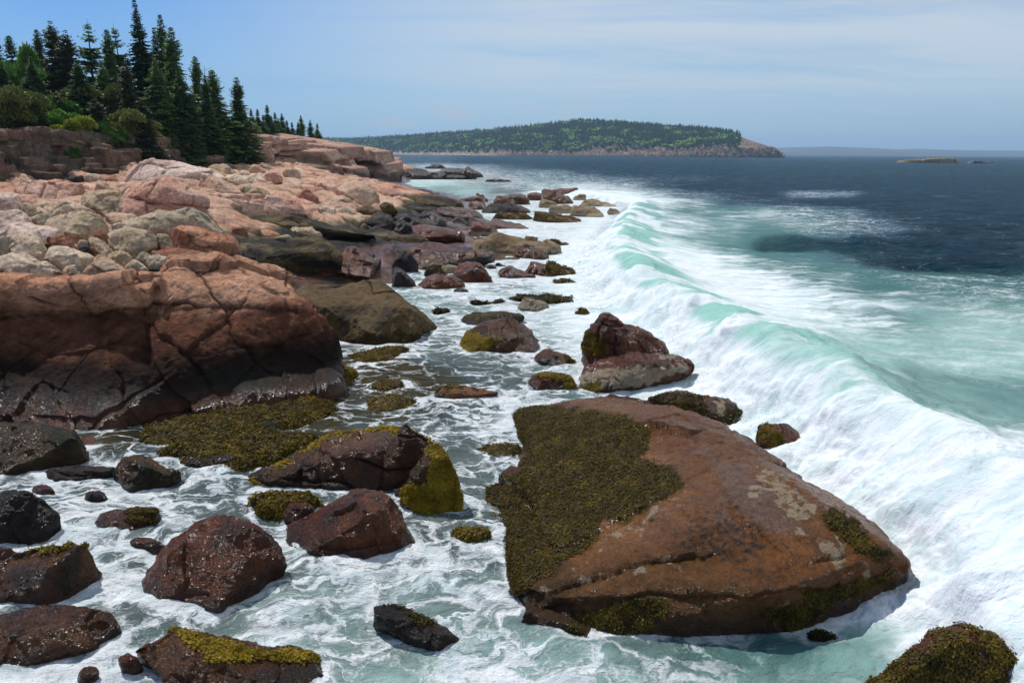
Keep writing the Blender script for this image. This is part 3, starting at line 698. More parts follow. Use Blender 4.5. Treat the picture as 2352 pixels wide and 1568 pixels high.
B('A', '1040,1010 1090,995 1155,1050 1150,1090 1090,1118 1040,1070', 'red', 'small purple-red stone right of the purple-grey one')
B('A', '1030,925 1120,825 1190,808 1260,900 1275,980 1240,1000 1130,930', 'red', 'dark red cracked stone behind the bar-shaped stone')
B('A', '1830,880 1850,850 1960,850 2020,910 2035,1000 1900,1030 1850,1000', 'tawny', 'yellowish boulder tucked left of the red block')
B('A', '1700,1190 1740,1120 1850,1095 1960,1120 2015,1160 1920,1210 1760,1235', 'grey', 'low olive-grey boulder at the top of the outcrop')
B('A', '1600,1150 1640,1080 1710,1055 1775,1100 1740,1200 1640,1180', 'grey', 'upright grey stone left of the low olive-grey boulder')
B('A', '1455,1270 1530,1180 1590,1155 1700,1220 1745,1262 1640,1300 1480,1300', 'tan', 'tan stone resting behind the crest of the outcrop')
B('A', '390,540 480,485 600,490 760,485 740,520 600,610 400,600', 'peach', 'smooth cream slab beneath the pink block')
B('A', '380,560 470,550 560,600 570,640 470,650 390,600', 'cream', 'small whitish stone under the cream slab')
B('A', '725,1300 800,1225 890,1215 920,1250 880,1330 780,1345', 'peach', 'small pinkish stone at the foot of the pale tipped slab')
B('A', '785,1390 820,1270 870,1255 945,1300 900,1400', 'grey', 'small pale grey stone against the peaked pink boulder')
B('A', '400,1110 430,1085 500,1065 520,1180 450,1175', 'tan', 'small tan stone under the left end of the tipped slab')
B('A', '-60,900 20,880 100,895 80,1000 75,1050 0,1070 -60,1050', 'grey', 'grey-tan boulder behind the rounded pale one, at the left edge')
B('A', '1205,625 1350,622 1560,625 1640,665 1450,700 1300,740 1230,700', 'peach', 'thin cream slab showing between the two biggest tan boulders')
B('A', '960,330 980,295 1060,295 1110,320 1100,350 980,352', 'pink', 'small pink stone right of the squared block')
B('A', '1110,345 1140,250 1200,228 1300,280 1400,340 1430,385 1300,380', 'peach', 'pointed pink boulder behind the big tan one')
B('A', '460,1190 500,1180 570,1240 590,1290 520,1265', 'red', 'small dark red stone in the black gap at left')
B('A', '-60,1340 0,1330 100,1400 150,1440 0,1450 -60,1440', 'grey', 'flat grey slab poking out at the left edge over the outcrop')
# --- red block and ledge stones (crop B)
B('B', '450,1190 465,960 560,908 750,958 1100,1018 1295,1095 1250,1135 870,1212 660,1218', 'rust', 'long squared red block with a sharp corner, beside the tan boulders', name='rock_block', T=.45, front='475,965,.0 900,1045,.0', sm=2)
B('B', '225,1245 320,1172 500,1200 700,1225 900,1245 700,1295 440,1305', 'red', 'low pink-brown slab below the long red block')
B('B', '1815,960 1870,903 2120,888 2180,950 2300,1045 2100,1065 1850,1035', 'tan', 'pale tan boulder alone on the dark ledge')
B('B', '1440,1110 1460,950 1560,965 1720,1010 1700,1120', 'rust', 'squared pink-brown block set in the ledge')
B('B', '870,1215 920,1160 1060,1145 1170,1190 1020,1235', 'dark', 'low dark stone in front of the long red block')
B('B', '890,1250 910,1200 950,1215 1030,1250', 'grey', 'small pointed grey stone on the crest of the outcrop')
B('B', '1130,1010 1140,930 1250,920 1340,970 1360,1050 1240,1060', 'red', 'dark brown broken block at the end of the long grey boulder')
B('B', '1610,1110 1680,1050 1830,1030 1890,1080 1800,1130 1680,1150', 'tawny', 'tan-topped block jutting from the dark ledge')
# upper ledge
UB = [('B', '1060,345 1120,318 1240,312 1340,370 1395,440 1250,450 1180,420', 'cream', 'whitish oval boulder, left of a pair on the upper ledge'),
 ('B', '1300,330 1380,318 1480,330 1570,400 1560,440 1450,430 1380,400', 'cream', 'whitish oval boulder, right of the pair on the upper ledge'),
 ('B', '865,270 930,220 1080,200 1160,230 1215,310 1100,320 1060,335 900,300', 'tawny', 'rounded tan boulder with a zigzag crack, behind the pale mound'),
 ('B', '760,450 830,345 930,312 1010,340 1150,430 1320,545 900,545 800,500', 'peach', 'smooth peach cone of rock in the middle of the upper ledge'),
 ('B', '600,300 640,283 790,305 800,350 740,390 680,395 620,340', 'tan', 'small pale tan boulder against the mound'),
 ('B', '500,400 540,350 620,380 740,470 700,500 560,440', 'peach', 'orange-tinted slab sloping beside the peach cone'),
 ('B', '1235,465 1280,445 1400,435 1430,500 1340,540 1270,500', 'grey', 'small grey stone below the pair of whitish ovals'),
 ('B', '1340,540 1360,490 1480,462 1640,570 1560,605 1450,570', 'tawny', 'tilted grey-brown slab on the upper ledge'),
 ('B', '1360,270 1380,215 1460,193 1535,240 1560,290 1440,310', 'peach', 'rounded peach boulder at the back of the upper ledge'),
 ('B', '1245,310 1280,285 1350,280 1370,320 1290,335', 'cream', 'little cream stone between the cracked and peach boulders'),
 ('B', '1540,245 1585,212 1650,265 1600,285', 'cream', 'little pointed cream stone at the back of the upper ledge'),
 ('B', '1480,320 1560,270 1680,270 1740,310 1760,420 1500,420', 'pink', 'broad pink hump right of the peach boulder'),
 ('B', '1745,280 1790,240 1900,235 1960,290 1990,375 1800,370', 'peach', 'domed peach boulder at the far right of the upper ledge'),
 ('B', '1885,240 1940,240 2020,290 2065,365 2000,345 1930,290', 'cream', 'thin pale slab leaning on the domed peach boulder'),
 ('B', '1890,600 1920,530 1990,490 2080,508 2168,600 2165,690 2050,668', 'red', 'angular red-brown block on the pink slope'),
 ('C', '195,490 230,440 330,450 420,475 430,550 350,562 250,525', 'cream', 'whitish stone with a dark underside below the red-brown block'),
 ('C', '225,440 250,390 370,352 460,370 510,425 500,465 380,460', 'peach', 'round pinkish boulder under the overhanging one'),
 ('C', '440,345 520,325 600,365 650,470 640,505 560,480 500,430', 'tawny', 'pinkish brown boulder right of the round pink one'),
 ('C', '435,500 450,460 520,452 620,500 740,580 600,585 440,570', 'grey', 'grey-brown boulder on the edge of the dark zone'),
 ('C', '150,220 180,165 250,140 400,170 480,205 400,260 360,290 240,270', 'pink', 'low pink boulder just left of the overhanging one'),
 ('B', '480,160 495,130 530,118 588,140 590,178 500,172', 'pink', 'small pink stone by the seated person'),
 ('A', '980,170 1040,150 1160,165 1220,200 1130,240 1000,235', 'grey', 'grey slab lying at the foot of the cliff'),
 ('A', '1220,220 1300,195 1380,205 1400,250 1280,270', 'red', 'dark red-grey slab at the foot of the cliff, right of the grey one'),
 ('B', '2115,430 2140,385 2230,375 2330,400 2345,470 2250,480', 'pink', 'broad low pink boulder at the left of the overhanging one')]
for t in UB: B(*t, group=GU)
B('C', '415,262 540,150 600,127 760,160 870,195 932,290 905,440 800,455 690,462 640,425 520,350 440,312', 'peach', 'biggest boulder of the upper ledge, overhanging a black hollow', GU, front='500,300,.0 680,250,.0 850,330,.0', T=.8)
# domes and mound of bedrock
rock('rock_mound', 'pale whitish mound of rock rising behind the boulder beach', 'rock mound', 'pale', [silhull('A', '1460,250 1500,160 1570,90 1650,20 1760,-5 1900,-5 2100,15 2352,70 2500,110 2650,170 2680,215 2400,215 2200,250 2000,240 1700,250', front='1700,150,.1 2000,130,.1 2300,150,.1', T=.8)], sm=4, jag=.6, joints=2, jsp=2.5, seed=14)
rock('rock_ridge', 'long pink ridge of bedrock with a sharp peak, above the grey-tan boulders', 'rock ridge', 'pink', [silhull('B', '-180,520 -60,470 60,420 240,360 350,332 450,370 620,470 800,590 860,620 860,700 700,740 400,750 0,810 -100,800', front='100,500,.1 420,490,.1 640,590,.1', T=.7)], sm=4, jag=.7, joints=2, jsp=2.2, seed=17, zwet=None)
rock('rock_ridge', 'lower pink ridge trailing right towards the red-brown block', 'rock ridge', 'pink', [silhull('B', '700,560 900,600 1300,650 1600,620 1700,660 1800,690 1860,610 1950,600 2100,700 2220,775 1900,800 1500,770 1100,790 800,750', front='1000,640,.2 1500,665,.2', T=.6)], sm=2, jag=.8, seed=18)
# --- dark stones (crop C)
def ledge_post(k0, k1):
    def f(V, N, col, aux, seed):
        z = V[:, 2]/K; n = fbm(V*np.array([.25, .4, 1.1])+seed, 4); n2 = fbm(V/.9+seed, 4)
        a = sstep(k0, k0-.5, z+.35*n+.15*n2)[:, None]; col = col*(1-a)+(np.array((.13, .092, .042))*(.6+.8*t_(n2)))*a
        b = (a[:, 0]*sstep(-.15, .15, n))[:, None]*.9; col = col*(1-b)+np.array((.024, .022, .017))*b
        c = sstep(k1, k1-.4, z+.2*n2)[:, None]; col = col*(1-c)+(np.array((.12, .040, .018))*(.4+1.1*t_(n2*1.6)))*c
        e = (c[:, 0]*sstep(.05, .25, n))[:, None]*.8; col = col*(1-e)+np.array((.02, .018, .014))*e
        aux[:, 0] = a[:, 0]*.25+c[:, 0]*.5; return col, aux
    return f
def ledge(tg, s, label, k0, k1, T=.5, style='tawny', **k):
    rock('rock_ledge', label, 'ledge', style, [silhull(tg, s, '', T, None)], 'dark stained ledges stepping to the water', sm=3, jag=.6, post=ledge_post(k0, k1), **k)
ledge('C', '740,215 870,190 1000,190 1150,222 1300,262 1450,305 1600,352 1800,405 1960,440 1960,500 1750,500 1450,475 1200,455 930,430', 'smooth pink dome of rock darkening and sloping into the cove', 3.2, 1.1, T=.5, style='pink')
ledge('B', '1090,830 1300,810 1500,790 1800,800 2150,850 2352,900 2700,960 2900,1010 2600,1040 2352,1050 2000,1020 1500,1000 1110,1000', 'olive and black streaked ledge under the long pink ridge', 4.5, .8, T=.45)
ledge('B', '960,1260 1290,1100 1500,1110 1800,1120 2150,1060 2352,1120 2500,1260 2352,1420 2100,1440 1800,1440 1400,1400 1050,1350', 'dark wet ledge between the outcrop and the red cracked block', 4.0, 1.0, T=.5)
ledge('C', '600,880 800,830 1000,800 1300,790 1600,870 1500,920 1100,930 700,930', 'olive ledge slanting down behind the red cracked block', 4.0, .9, T=.5)
ledge('C', '900,960 1150,900 1500,880 1900,930 2300,1000 2200,1060 1900,1120 1500,1190 1300,1220 1050,1120', 'dark red shelf sloping to the surf beyond the red cracked block', 4.0, 2.0, T=.5)
ledge('D', '-120,430 150,300 400,325 640,400 620,460 420,455 200,480 0,500', 'low brown shelf awash between the dome and the reef', 4.0, 2.0, T=.5)
ledge('C', '1150,470 1300,480 1600,500 1800,520 1950,590 1800,610 1500,560 1200,540', 'low brown ledge at the foot of the dome', 4.0, 1.6, T=.5)
for t in [('C', '655,520 700,455 780,438 870,465 935,510 860,550 750,575 680,560', 'olive', 'rounded olive boulder in the dark zone below the overhang'),
 ('C', '760,600 900,545 1000,528 1060,560 1110,620 1085,760 980,740 860,680', 'slate', 'large blue-black boulder with a peaked top'),
 ('C', '1085,680 1130,620 1200,595 1340,690 1250,720 1140,770 1095,765', 'dark', 'dark boulder with a brown left face, beside the blue-black one'),
 ('C', '1330,600 1380,560 1490,520 1600,540 1690,600 1740,690 1600,700 1440,650', 'dark', 'dark green faceted boulder at the edge of the surf'),
 ('C', '1095,600 1150,565 1260,545 1310,600 1290,635 1180,620', 'dark', 'low blackish green stone between the dark boulders'),
 ('C', '1780,690 1790,600 1860,580 1950,620 2010,680 1990,725 1880,715', 'slate', 'blue-black stone standing at the white water'),
 ('C', '1455,480 1465,370 1540,335 1660,365 1760,440 1770,500 1600,495', 'wetbrown', 'rust and grey knob at the end of the dome'),
 ('C', '1420,690 1440,640 1560,640 1650,690 1560,700', 'wetgreen', 'flat green-filmed stone below the faceted boulder'),
 ('C', '1300,660 1340,620 1400,620 1425,660 1380,690', 'wetbrown', 'small brown stone left of the flat green one'),
 ('C', '910,480 950,420 1010,410 1100,440 1150,500 1050,545 940,510', 'olive', 'olive brown stone right of the overhanging boulder'),
 ('C', '1075,1180 1090,1060 1180,1000 1310,975 1370,1090 1395,1210 1280,1265 1150,1200', 'slate', 'blue-black ledge end with a red-brown foot'),
 ('C', '1070,1400 1075,1180 1130,1160 1230,1210 1330,1330 1395,1415 1300,1425', 'dark', 'dark green-topped rock at the corner of the ledge'),
 ('C', '200,1200 210,1080 300,1020 480,1000 600,965 800,970 900,1010 950,1100 930,1230 830,1310 600,1260 420,1215', 'wetred', 'big wet red block split by cracks'),
 ('C', '1180,740 1300,690 1500,690 1750,720 1980,800 1900,840 1600,860 1300,830', 'wetred', 'long low dark red rock on the ledge near the surf'),
 ('C', '1400,1080 1480,930 1560,890 1700,960 1860,1060 1900,1110 1700,1150 1480,1200', 'wetred', 'red rock striped with black, sloping into the surf')]:
    B(*t, group=GD, jag=.7, joints=(2 if 'cracks' in t[3] else 0))
# --- surf rocks (crops C, D)
for t in [('C', '1770,1270 1860,1190 1945,1110 2000,1103 2080,1150 2180,1230 2245,1300 2120,1350 1960,1350 1850,1330', 'wetred', 'conical brown rock with a green-black cap in the surf', {}),
 ('C', '1400,1400 1500,1320 1640,1275 1800,1265 1900,1290 1985,1400 1880,1425 1640,1435 1480,1420', 'wetred', 'low brown rock with a pale barnacle foot, before the conical one', {}),
 ('C', '1480,1270 1500,1200 1600,1185 1720,1265 1600,1285', 'olive', 'small olive rock left of the conical one', {}),
 ('C', '1640,1230 1680,1165 1820,1160 1872,1200 1800,1245 1700,1245', 'yellow', 'speckled grey rock behind the low brown one', {}),
 ('D', '290,245 310,220 400,200 520,200 655,232 660,250 300,252', 'wetred', 'low flat rock carrying a shark-fin-shaped spike', {'fin': 1}),
 ('D', '395,330 440,255 540,252 630,290 620,350 500,365 410,350', 'wetred', 'brown block below the shark-fin rock', {}),
 ('D', '690,285 720,225 820,185 1000,168 1080,190 1110,240 1130,285 900,290', 'wetbrown', 'large slanted brown rock in the reef, left of the pale-footed block', {}),
 ('D', '545,380 700,300 900,290 1230,370 1100,380 800,375 600,395', 'slate', 'low streaked slab running out below the large slanted rock', {}),
 ('D', '1092,225 1098,150 1270,158 1285,225 1180,235', 'wetred', 'small squared dark red rock in the reef', {}),
 ('D', '1280,265 1290,118 1440,140 1560,180 1645,260 1500,280 1320,275', 'wetbrown', 'stepped block with a dark top and tan foot in the reef', {}),
 ('D', '1405,150 1415,105 1600,110 1690,95 1720,130 1640,165 1440,170', 'wetred', 'thin dark red ledge at the back of the reef', {}),
 ('D', '1640,200 1700,165 1800,170 1785,235 1740,240', 'yellow', 'small tan rock touched by the breaking wave', {}),
 ('D', '1230,300 1250,240 1320,235 1450,270 1460,310 1380,330', 'yellow', 'reddish tan rock in the middle of the reef', {}),
 ('D', '1350,340 1400,300 1550,300 1640,330 1640,390 1500,390 1390,375', 'yellow', 'weedy yellow rock in the reef, before the stepped block', {}),
 ('D', '1610,330 1640,305 1760,320 1900,345 1985,400 1975,440 1830,445 1680,425 1615,380', 'yellow', 'long rounded yellow-brown rock, outermost but one of the reef', {}),
 ('D', '1730,285 1780,240 1880,232 2040,270 2165,325 1980,320 1850,300', 'yellow', 'low yellow-brown rock running under the breaking wave', {}),
 ('D', '2050,345 2080,325 2160,350 2210,395 2150,425 2080,400', 'yellow', 'outermost small tan rock of the reef', {}),
 ('D', '695,425 760,385 900,388 1060,400 1180,470 1195,495 1000,490 850,450', 'olive', 'low rock brown at left and weedy at right, with white water behind', {}),
 ('D', '1165,405 1200,375 1400,390 1600,440 1740,485 1700,515 1500,515 1300,485 1200,450', 'olive', 'long dark weedy rock in white water below the reef', {}),
 ('D', '405,500 410,440 440,432 480,480 620,475 850,495 1000,545 1090,570 900,580 700,560', 'wetbrown', 'flat brown rock running behind the square speckled block', {}),
 ('D', '412,655 430,560 450,498 560,510 750,570 770,600 765,660 600,655', 'wetred', 'square pinkish block speckled with barnacles', {'post': 1}),
 ('D', '540,920 480,800 500,720 640,665 800,655 900,700 1100,725 1300,755 1440,800 1300,815 1000,870 750,890 620,925', 'yellow', 'broad low yellow-brown reef rock at the water end of the ledge', {}),
 ('D', '950,890 980,820 1080,778 1200,785 1290,840 1355,920 1200,935 1050,915', 'wetbrown', 'rounded brown rock with white veins at the end of the yellow reef', {}),
 ('D', '1300,735 1360,708 1450,705 1510,740 1585,770 1480,785 1400,760', 'olive', 'small olive rock alone in the wash, seaward of the yellow reef', {}),
 ('D', '1080,1085 1110,1000 1160,960 1240,965 1400,1010 1560,1040 1740,1080 1560,1120 1330,1130 1200,1100', 'wetred', 'rock with a reddish hump and a tail of dark weed', {'w': 1}),
 ('D', '738,1080 780,1035 870,1020 960,1060 1100,1110 1250,1150 1150,1162 980,1145 860,1105', 'wetbrown', 'low wedge of brown rock pointing right in the wash', {}),
 ('D', '622,1045 670,995 710,1005 760,1042 680,1042', 'dark', 'small black rock tip left of the brown wedge', {}),
 ('D', '730,985 750,965 800,990 870,1022 800,1015', 'dark', 'sliver of dark rock behind the brown wedge', {}),
 ('D', '1395,1165 1430,1155 1500,1185 1640,1195 1680,1215 1560,1225', 'olive', 'thin weedy rock strip near the breaker', {}),
 ('D', '900,1385 1000,1362 1200,1372 1400,1370 1600,1400 1800,1430 1720,1460 1400,1440 1000,1430', 'olive', 'long flat dark rock awash below the weedy strip', {}),
 ('D', '1000,1480 1070,1388 1150,1400 1300,1440 1390,1480 1330,1530 1200,1542 1100,1510', 'wetred', 'red rock with a barnacled foot in front of the long flat dark one', {'post': 1}),
 ('D', '1690,980 1715,945 1745,955 1740,985', 'dark', 'tiny dark rock tip inside the white breaker', {}),
 ('D', '1685,1560 1720,1520 1770,1515 1815,1560 1760,1590 1700,1590', 'olive', 'small weedy rock left of the two-part rock at the breaker', {}),
 ('D', '230,1300 290,1270 370,1275 410,1305 320,1335 250,1325', 'dark', 'small dark rock awash right of the olive slab', {}),
 ('D', '20,1540 70,1512 150,1520 185,1560 100,1562', 'olive', 'small olive rock awash next to the olive slab', {}),
 ('D', '410,1440 480,1420 700,1425 850,1440 700,1465 520,1465', 'olive', 'thin olive rock strip awash in the middle channel', {})]:
    tg, s, stl, lb, op = t
    q_ = parse(s); mx_ = sum(a[0] for a in q_)/len(q_); my_ = max(a[1] for a in q_); s = ' '.join('%f,%f' % (mx_+(a[0]-mx_)*1.10, my_+(a[1]-my_)*1.16+4) for a in q_)
    pieces = [silhull(tg, s, '', .6, 0.0)]
    if op.get('fin'): pieces.append(silhull(tg, '495,225 498,142 520,140 600,180 655,240 560,250', '', .4, 0.0))
    post = None
    if op.get('post') or stl == 'yellow':
        def post(V, N, col, aux, seed):
            aux[:, 1] = sstep(1.0, .1, V[:, 2]/K+.3*fbm(V/.8, 3))*.8; return col, aux
    o_, V_, N_ = rock('rock', lb, 'rock', stl, pieces, GR if tg == 'D' and max(p[1] for p in parse(s)) < 460 else GS, sm=1, jag=1.0, post=post, joints=0)
    if stl in ('olive',) or op.get('w'):
        px_, py_ = proj(V_); mk = (N_[:, 2] > -.1)*sstep(-.1, .25, fbm(V_/1.2, 3)+.05)*(N_[:, 1] < .6)*sstep(-.2, .1, V_[:, 2])
        if op.get('w'): mk = mk*(px_ > cv_('D', [(1330, 0)])[0][0])
        fronds('seaweed', V_, N_, mk, 5000, .13, np.array(o_.location), o_, M_weedd, 7)

# --- mid water rocks with weed (crops E, F)
def W(tg, s, style, label, front='', T=.6, name='rock', group=GN, wp=None, wn=6000, wmat=None, ws=.058, wd=(8, 10, .5), barn=None, pieces=None, z0=0.0, **k):
    kw = dict(sm=5, jag=.7); kw.update(k)
    def post(V, N, col, aux, seed):
        n = fbm(V/.7+seed, 4)
        if barn: aux[:, 1] = pmask(V, [[tuple(q[:2]) for q in cv_(tg, parse(b))] for b in barn], 12, 10, .4)*.95
        lo = sstep(.35, .0, V[:, 2]/K+.2*n)[:, None]*.6; col = col*(1-lo)+np.array((.03, .018, .012))*lo
        g = sstep(.12, .4, fbm(V/1.3+seed+20, 3))[:, None]*.6; col = col*(1-g)+np.array((.016, .018, .012))*g
        return col, aux
    pc = pieces or [silhull(tg, s, front, T, z0)]
    o, V, N = rock(name, label, 'rock', style, pc, group, post=post, **kw)
    if wp:
        m = pmask(V, [[tuple(q[:2]) for q in cv_(tg, parse(b))] for b in wp], *wd)*(N[:, 1] < .7)*(V[:, 2] > -.35)
        fronds('seaweed', V, N, m, int(wn*1.8), ws, np.array(o.location), o, wmat or M_weed, 5, lift=.35)
    return o, V, N
_, sV, sN = W('E', '', 'olive', 'big smooth olive-brown slab dropping to the water behind the outcrop', name='rock_slab', pieces=[silhull('E', '40,60 100,10 250,-15 500,-10 850,-35 900,-30 960,20 1030,110 1120,200 1192,290 1195,400 1100,395 900,410 640,432 430,400 300,300', '250,150,.15 700,140,.12 880,160,.1 1050,180,.15 640,300,.02', .7, 0.0)], sm=6, jag=.5, wp=['430,400 640,380 700,340 900,340 1190,360 1195,410 640,440'], wn=9000, wmat=M_weedd)
W('E', '1330,340 1500,258 1660,208 1790,280 1880,360 1920,412 1850,478 1560,472 1450,492 1260,435', 'wetbrown', 'rounded brown rock with golden weed on its left flank, mid channel', front='1650,260,.3 1600,440,.0', wp=['1250,440 1330,340 1400,330 1600,380 1560,420 1450,495'], wn=9000)
W('E', '1835,490 1920,443 2050,480 2135,548 1990,582 1860,545', 'wetbrown', 'small dark red rock between the weedy rock and the two-part rock', wp=['2050,480 2200,490 2150,560 2080,530'], wn=1500)
W('E', '1785,625 1900,598 2120,628 2130,720 1900,750 1810,692', 'wetred', 'low red-brown rock ringed with weed left of the two-part rock', wp=['1785,625 1900,598 2120,628 2140,720 2060,740 2050,660 1900,640 1830,650'], wn=5000)
W('E', '1145,800 1160,755 1240,708 1400,715 1610,738 1500,775 1300,800', 'orange', 'low orange-brown rock just breaking the surface in mid channel', wp=['1060,760 1130,700 1250,690 1600,715 1610,735 1400,715 1230,715 1150,770'], wn=3500)
W('E', '1300,250 1400,205 1650,185 1780,215 1700,260 1400,290', 'dark', 'dark weedy rock awash behind the rounded brown one', wp=['1300,250 1400,205 1650,185 1780,215 1700,230 1400,260'], wn=3000, wmat=M_weedd)
W('F', '', 'wetred', 'two-part rock at the breaker: brown peak on a barnacled base', pieces=[silhull('F', '65,905 90,840 150,795 195,760 300,820 400,850 480,890 520,945 500,1060 220,1065 110,1055', '200,800,.2', .6, 0.0), silhull('F', '50,1090 60,1040 80,1000 200,985 480,955 620,978 648,1030 600,1092 400,1132 150,1152 55,1132', '', .6, 0.0)],
  joints=2, jsp=1.0, wp=['65,910 90,845 140,840 225,920 215,960 120,970', '50,1130 160,1100 170,1155'], wn=5000, barn=['60,1060 200,1030 500,1020 620,1010 640,1050 400,1130 150,1150 50,1120', '460,960 560,960 600,1000 500,985'])
W('F', '365,1180 440,1143 650,1158 830,1190 905,1240 922,1312 820,1338 700,1322 520,1252', 'wetbrown', 'dark weedy rock right behind the great rock', wp=['365,1180 440,1143 650,1158 690,1180 720,1250 800,1300 860,1200 905,1240 922,1312 820,1338 700,1322 520,1252'], wn=9000, wmat=M_weedd, barn=['740,1190 820,1200 830,1290 780,1290'])
W('F', '943,1340 970,1322 1030,1325 1055,1290 1120,1308 1190,1360 1250,1415 1292,1505 1280,1548 1150,1492 960,1392', 'wetred', 'small pointed weedy rock nearest the curl of the wave', wp=['943,1340 1030,1325 1060,1340 1150,1420 1250,1470 1280,1548 1150,1492 960,1392', '1180,1400 1290,1500 1280,1540'], wn=8000, wmat=M_weedd)
W('E', '', 'wetbrown', 'cracked red-brown rock humped up left of the weedy channel', pieces=[silhull('E', '-120,1330 0,1290 200,1230 450,1100 650,1040 830,1030 900,1160 880,1300 760,1412 500,1402 0,1372', '', .7, 0.0), silhull('E', '800,1280 830,1120 925,1000 960,962 1100,1040 1132,1180 1135,1340 1000,1392 800,1412', '', .6, 0.0)], joints=2, jsp=1.1, facet=1.1)
W('E', '1050,1420 1110,1045 1180,1030 1250,1045 1290,1150 1300,1300 1345,1480 1330,1560 1200,1600 1060,1560 900,1490 960,1400', 'wetgreen', 'weed-draped low rock along the right side of the cracked rock', T=.5, wp=['900,1490 960,1400 1110,1380 1110,1045 1180,1025 1260,1040 1295,1150 1305,1300 1350,1480 1330,1565 1200,1605 1060,1565'], wn=26000, ws=.062, jag=.4, z0=-.05)
W('E', '880,1470 900,1400 980,1370 1130,1370 1140,1440 1000,1460', 'wetred', 'small wet red rock below the cracked one', T=.6)
# weed mats on nearly awash ledges
def mat_(pts, label, n, mat=None, hz=.16):
    P = [PZ(a, b, hz*K*(.6+.4*((i*7) % 3)/2)) for i, (a, b) in enumerate(pts)]; P = np.array(P); lowp = P.copy(); lowp[:, 2] = -.7
    c = P.mean(0); rim = P.copy(); rim[:, 2] = -.08; inn = c+(P-c)*.75; inn[:, 2] = hz*K
    o, V, N = rock('weedy_ledge', label, 'ledge', 'wetgreen', [(np.concatenate([rim, lowp, inn]), float(P[:, 1].mean()))], 'weed-covered ledges awash', sm=5, jag=.35, facet=.2)
    mk = (V[:, 2] > -.12)*sstep(-.42, .12, fbm(V*np.array([.5, 1.6, 1])+4, 3)+.05)
    fronds('seaweed', V, N, mk, n, .10, np.array(o.location), o, mat or M_weed, 9, lift=.8)
mat_([(300, 985), (440, 945), (620, 918), (750, 900), (780, 930), (700, 965), (560, 990), (420, 1010), (330, 1005)], 'long strip of golden weed floating against the foot of the outcrop', 22000)
mat_([(400, 1010), (560, 985), (700, 985), (760, 1000), (680, 1030), (560, 1065), (440, 1055), (360, 1030)], 'wide golden weed mat between the outcrop and the cracked rock', 24000)
mat_([(690, 1030), (760, 990), (900, 970), (1000, 985), (1010, 1010), (880, 1020), (760, 1050), (620, 1085), (560, 1095)], 'weed mat behind the cracked red-brown rock', 16000)
mat_([(560, 1140), (620, 1130), (720, 1130), (740, 1150), (660, 1170), (600, 1160)], 'small weed mat left of the red dome', 7000)
mat_([(760, 885), (770, 840), (800, 835), (822, 855), (800, 880)], 'golden weed clump at the right end of the outcrop', 7000)
mat_([(790, 815), (850, 800), (930, 790), (945, 800), (900, 825), (830, 825)], 'weed patch in the water at the foot of the olive slab', 6000)
mat_([(1040, 1215), (1100, 1205), (1130, 1225), (1070, 1235)], 'small dark weed tuft in the narrow channel', 2500, M_weedd, .1)
mat_([(835, 915), (900, 900), (960, 915), (930, 935), (860, 940)], 'dark weed showing in the lacy water of mid channel', 3000, M_weedd, .08)
mat_([(850, 890), (870, 870), (920, 870), (930, 885), (880, 895)], 'smaller dark weed patch behind the one in mid channel', 2000, M_weedd, .08)
mat_([(1090, 1030), (1130, 1015), (1190, 1020), (1210, 1040), (1140, 1050)], 'dark weed under foam left of the great rock', 2500, M_weedd, .06)
# --- near rocks (crop H)
W('H', '-90,125 0,120 300,122 440,138 500,200 505,300 430,322 200,375 0,425 -90,440', 'wetgreen', 'flat-topped dark green rock at the left edge under the outcrop', front='430,260,.05 0,350,.0 200,300,.1', T=.8, sm=6, jag=.5)
W('H', '-90,560 20,510 100,488 160,510 230,590 310,630 332,680 285,752 100,782 0,822 -90,830', 'dark', 'black-topped conical rock at the left edge', T=.7)
W('H', '608,440 650,340 740,276 860,330 992,405 900,462 740,497', 'wetgreen', 'small pyramid rock green above and orange in the middle', T=.7, joints=0)
W('H', '243,412 290,368 480,353 640,365 625,432 320,447', 'slate', 'low flat grey rock left of the small pyramid', T=.6, joints=2, jsp=.9)
W('H', '172,500 200,465 260,465 305,490 250,530 200,525', 'wetred', 'small round red rock near the left edge, below the flat grey one')
W('H', '458,540 475,498 560,502 605,520 600,555 500,560', 'dark', 'small square dark block standing in foam')
W('H', '500,655 620,608 760,600 870,612 922,672 800,712 700,748 560,712', 'wetred', 'low flat red rock with a tuft of weed on top', wp=['700,600 740,570 800,565 880,600 860,630 720,625', '700,650 850,640 840,670 740,680'], wn=4500, T=.5)
W('H', '718,780 760,752 850,760 935,810 860,848 740,820', 'wetbrown', 'small brown rock beside the big peaked one')
W('H', '-90,930 0,900 100,850 250,822 480,800 545,870 540,925 400,1012 300,1062 170,1152 60,1150 -90,1170', 'wetbrown', 'broad black and rust rock at the left edge with weed along its top', wp=['150,840 220,800 350,750 520,770 530,800 300,820 130,860'], wn=7000, T=.6, barn=None)
W('H', '-60,860 0,810 60,820 92,842 0,900 -60,910', 'wetred', 'small red rock corner at the left edge')
W('H', '778,1000 850,930 900,850 950,790 1040,750 1130,670 1220,620 1300,630 1440,680 1455,770 1555,875 1480,932 1350,1002 1215,1150 1150,1122 1000,1042 900,1102 820,1072', 'wetred', 'big peaked red-brown rock glistening in the near foam', front='1040,770,.15 1230,650,.4 1180,1080,.0 1440,760,.2', T=.75, sm=5)
W('P', '635,1242 660,1205 700,1182 740,1145 810,1117 845,1118 885,1137 935,1198 958,1240 900,1267 800,1292 740,1282 660,1255', 'wetred', 'domed wet red rock sparkling at the centre left', T=.8, sm=6)
W('P', '648,1165 670,1150 710,1148 730,1165 690,1205 655,1195', 'wetred', 'low red rock tucked behind the left of the red dome')
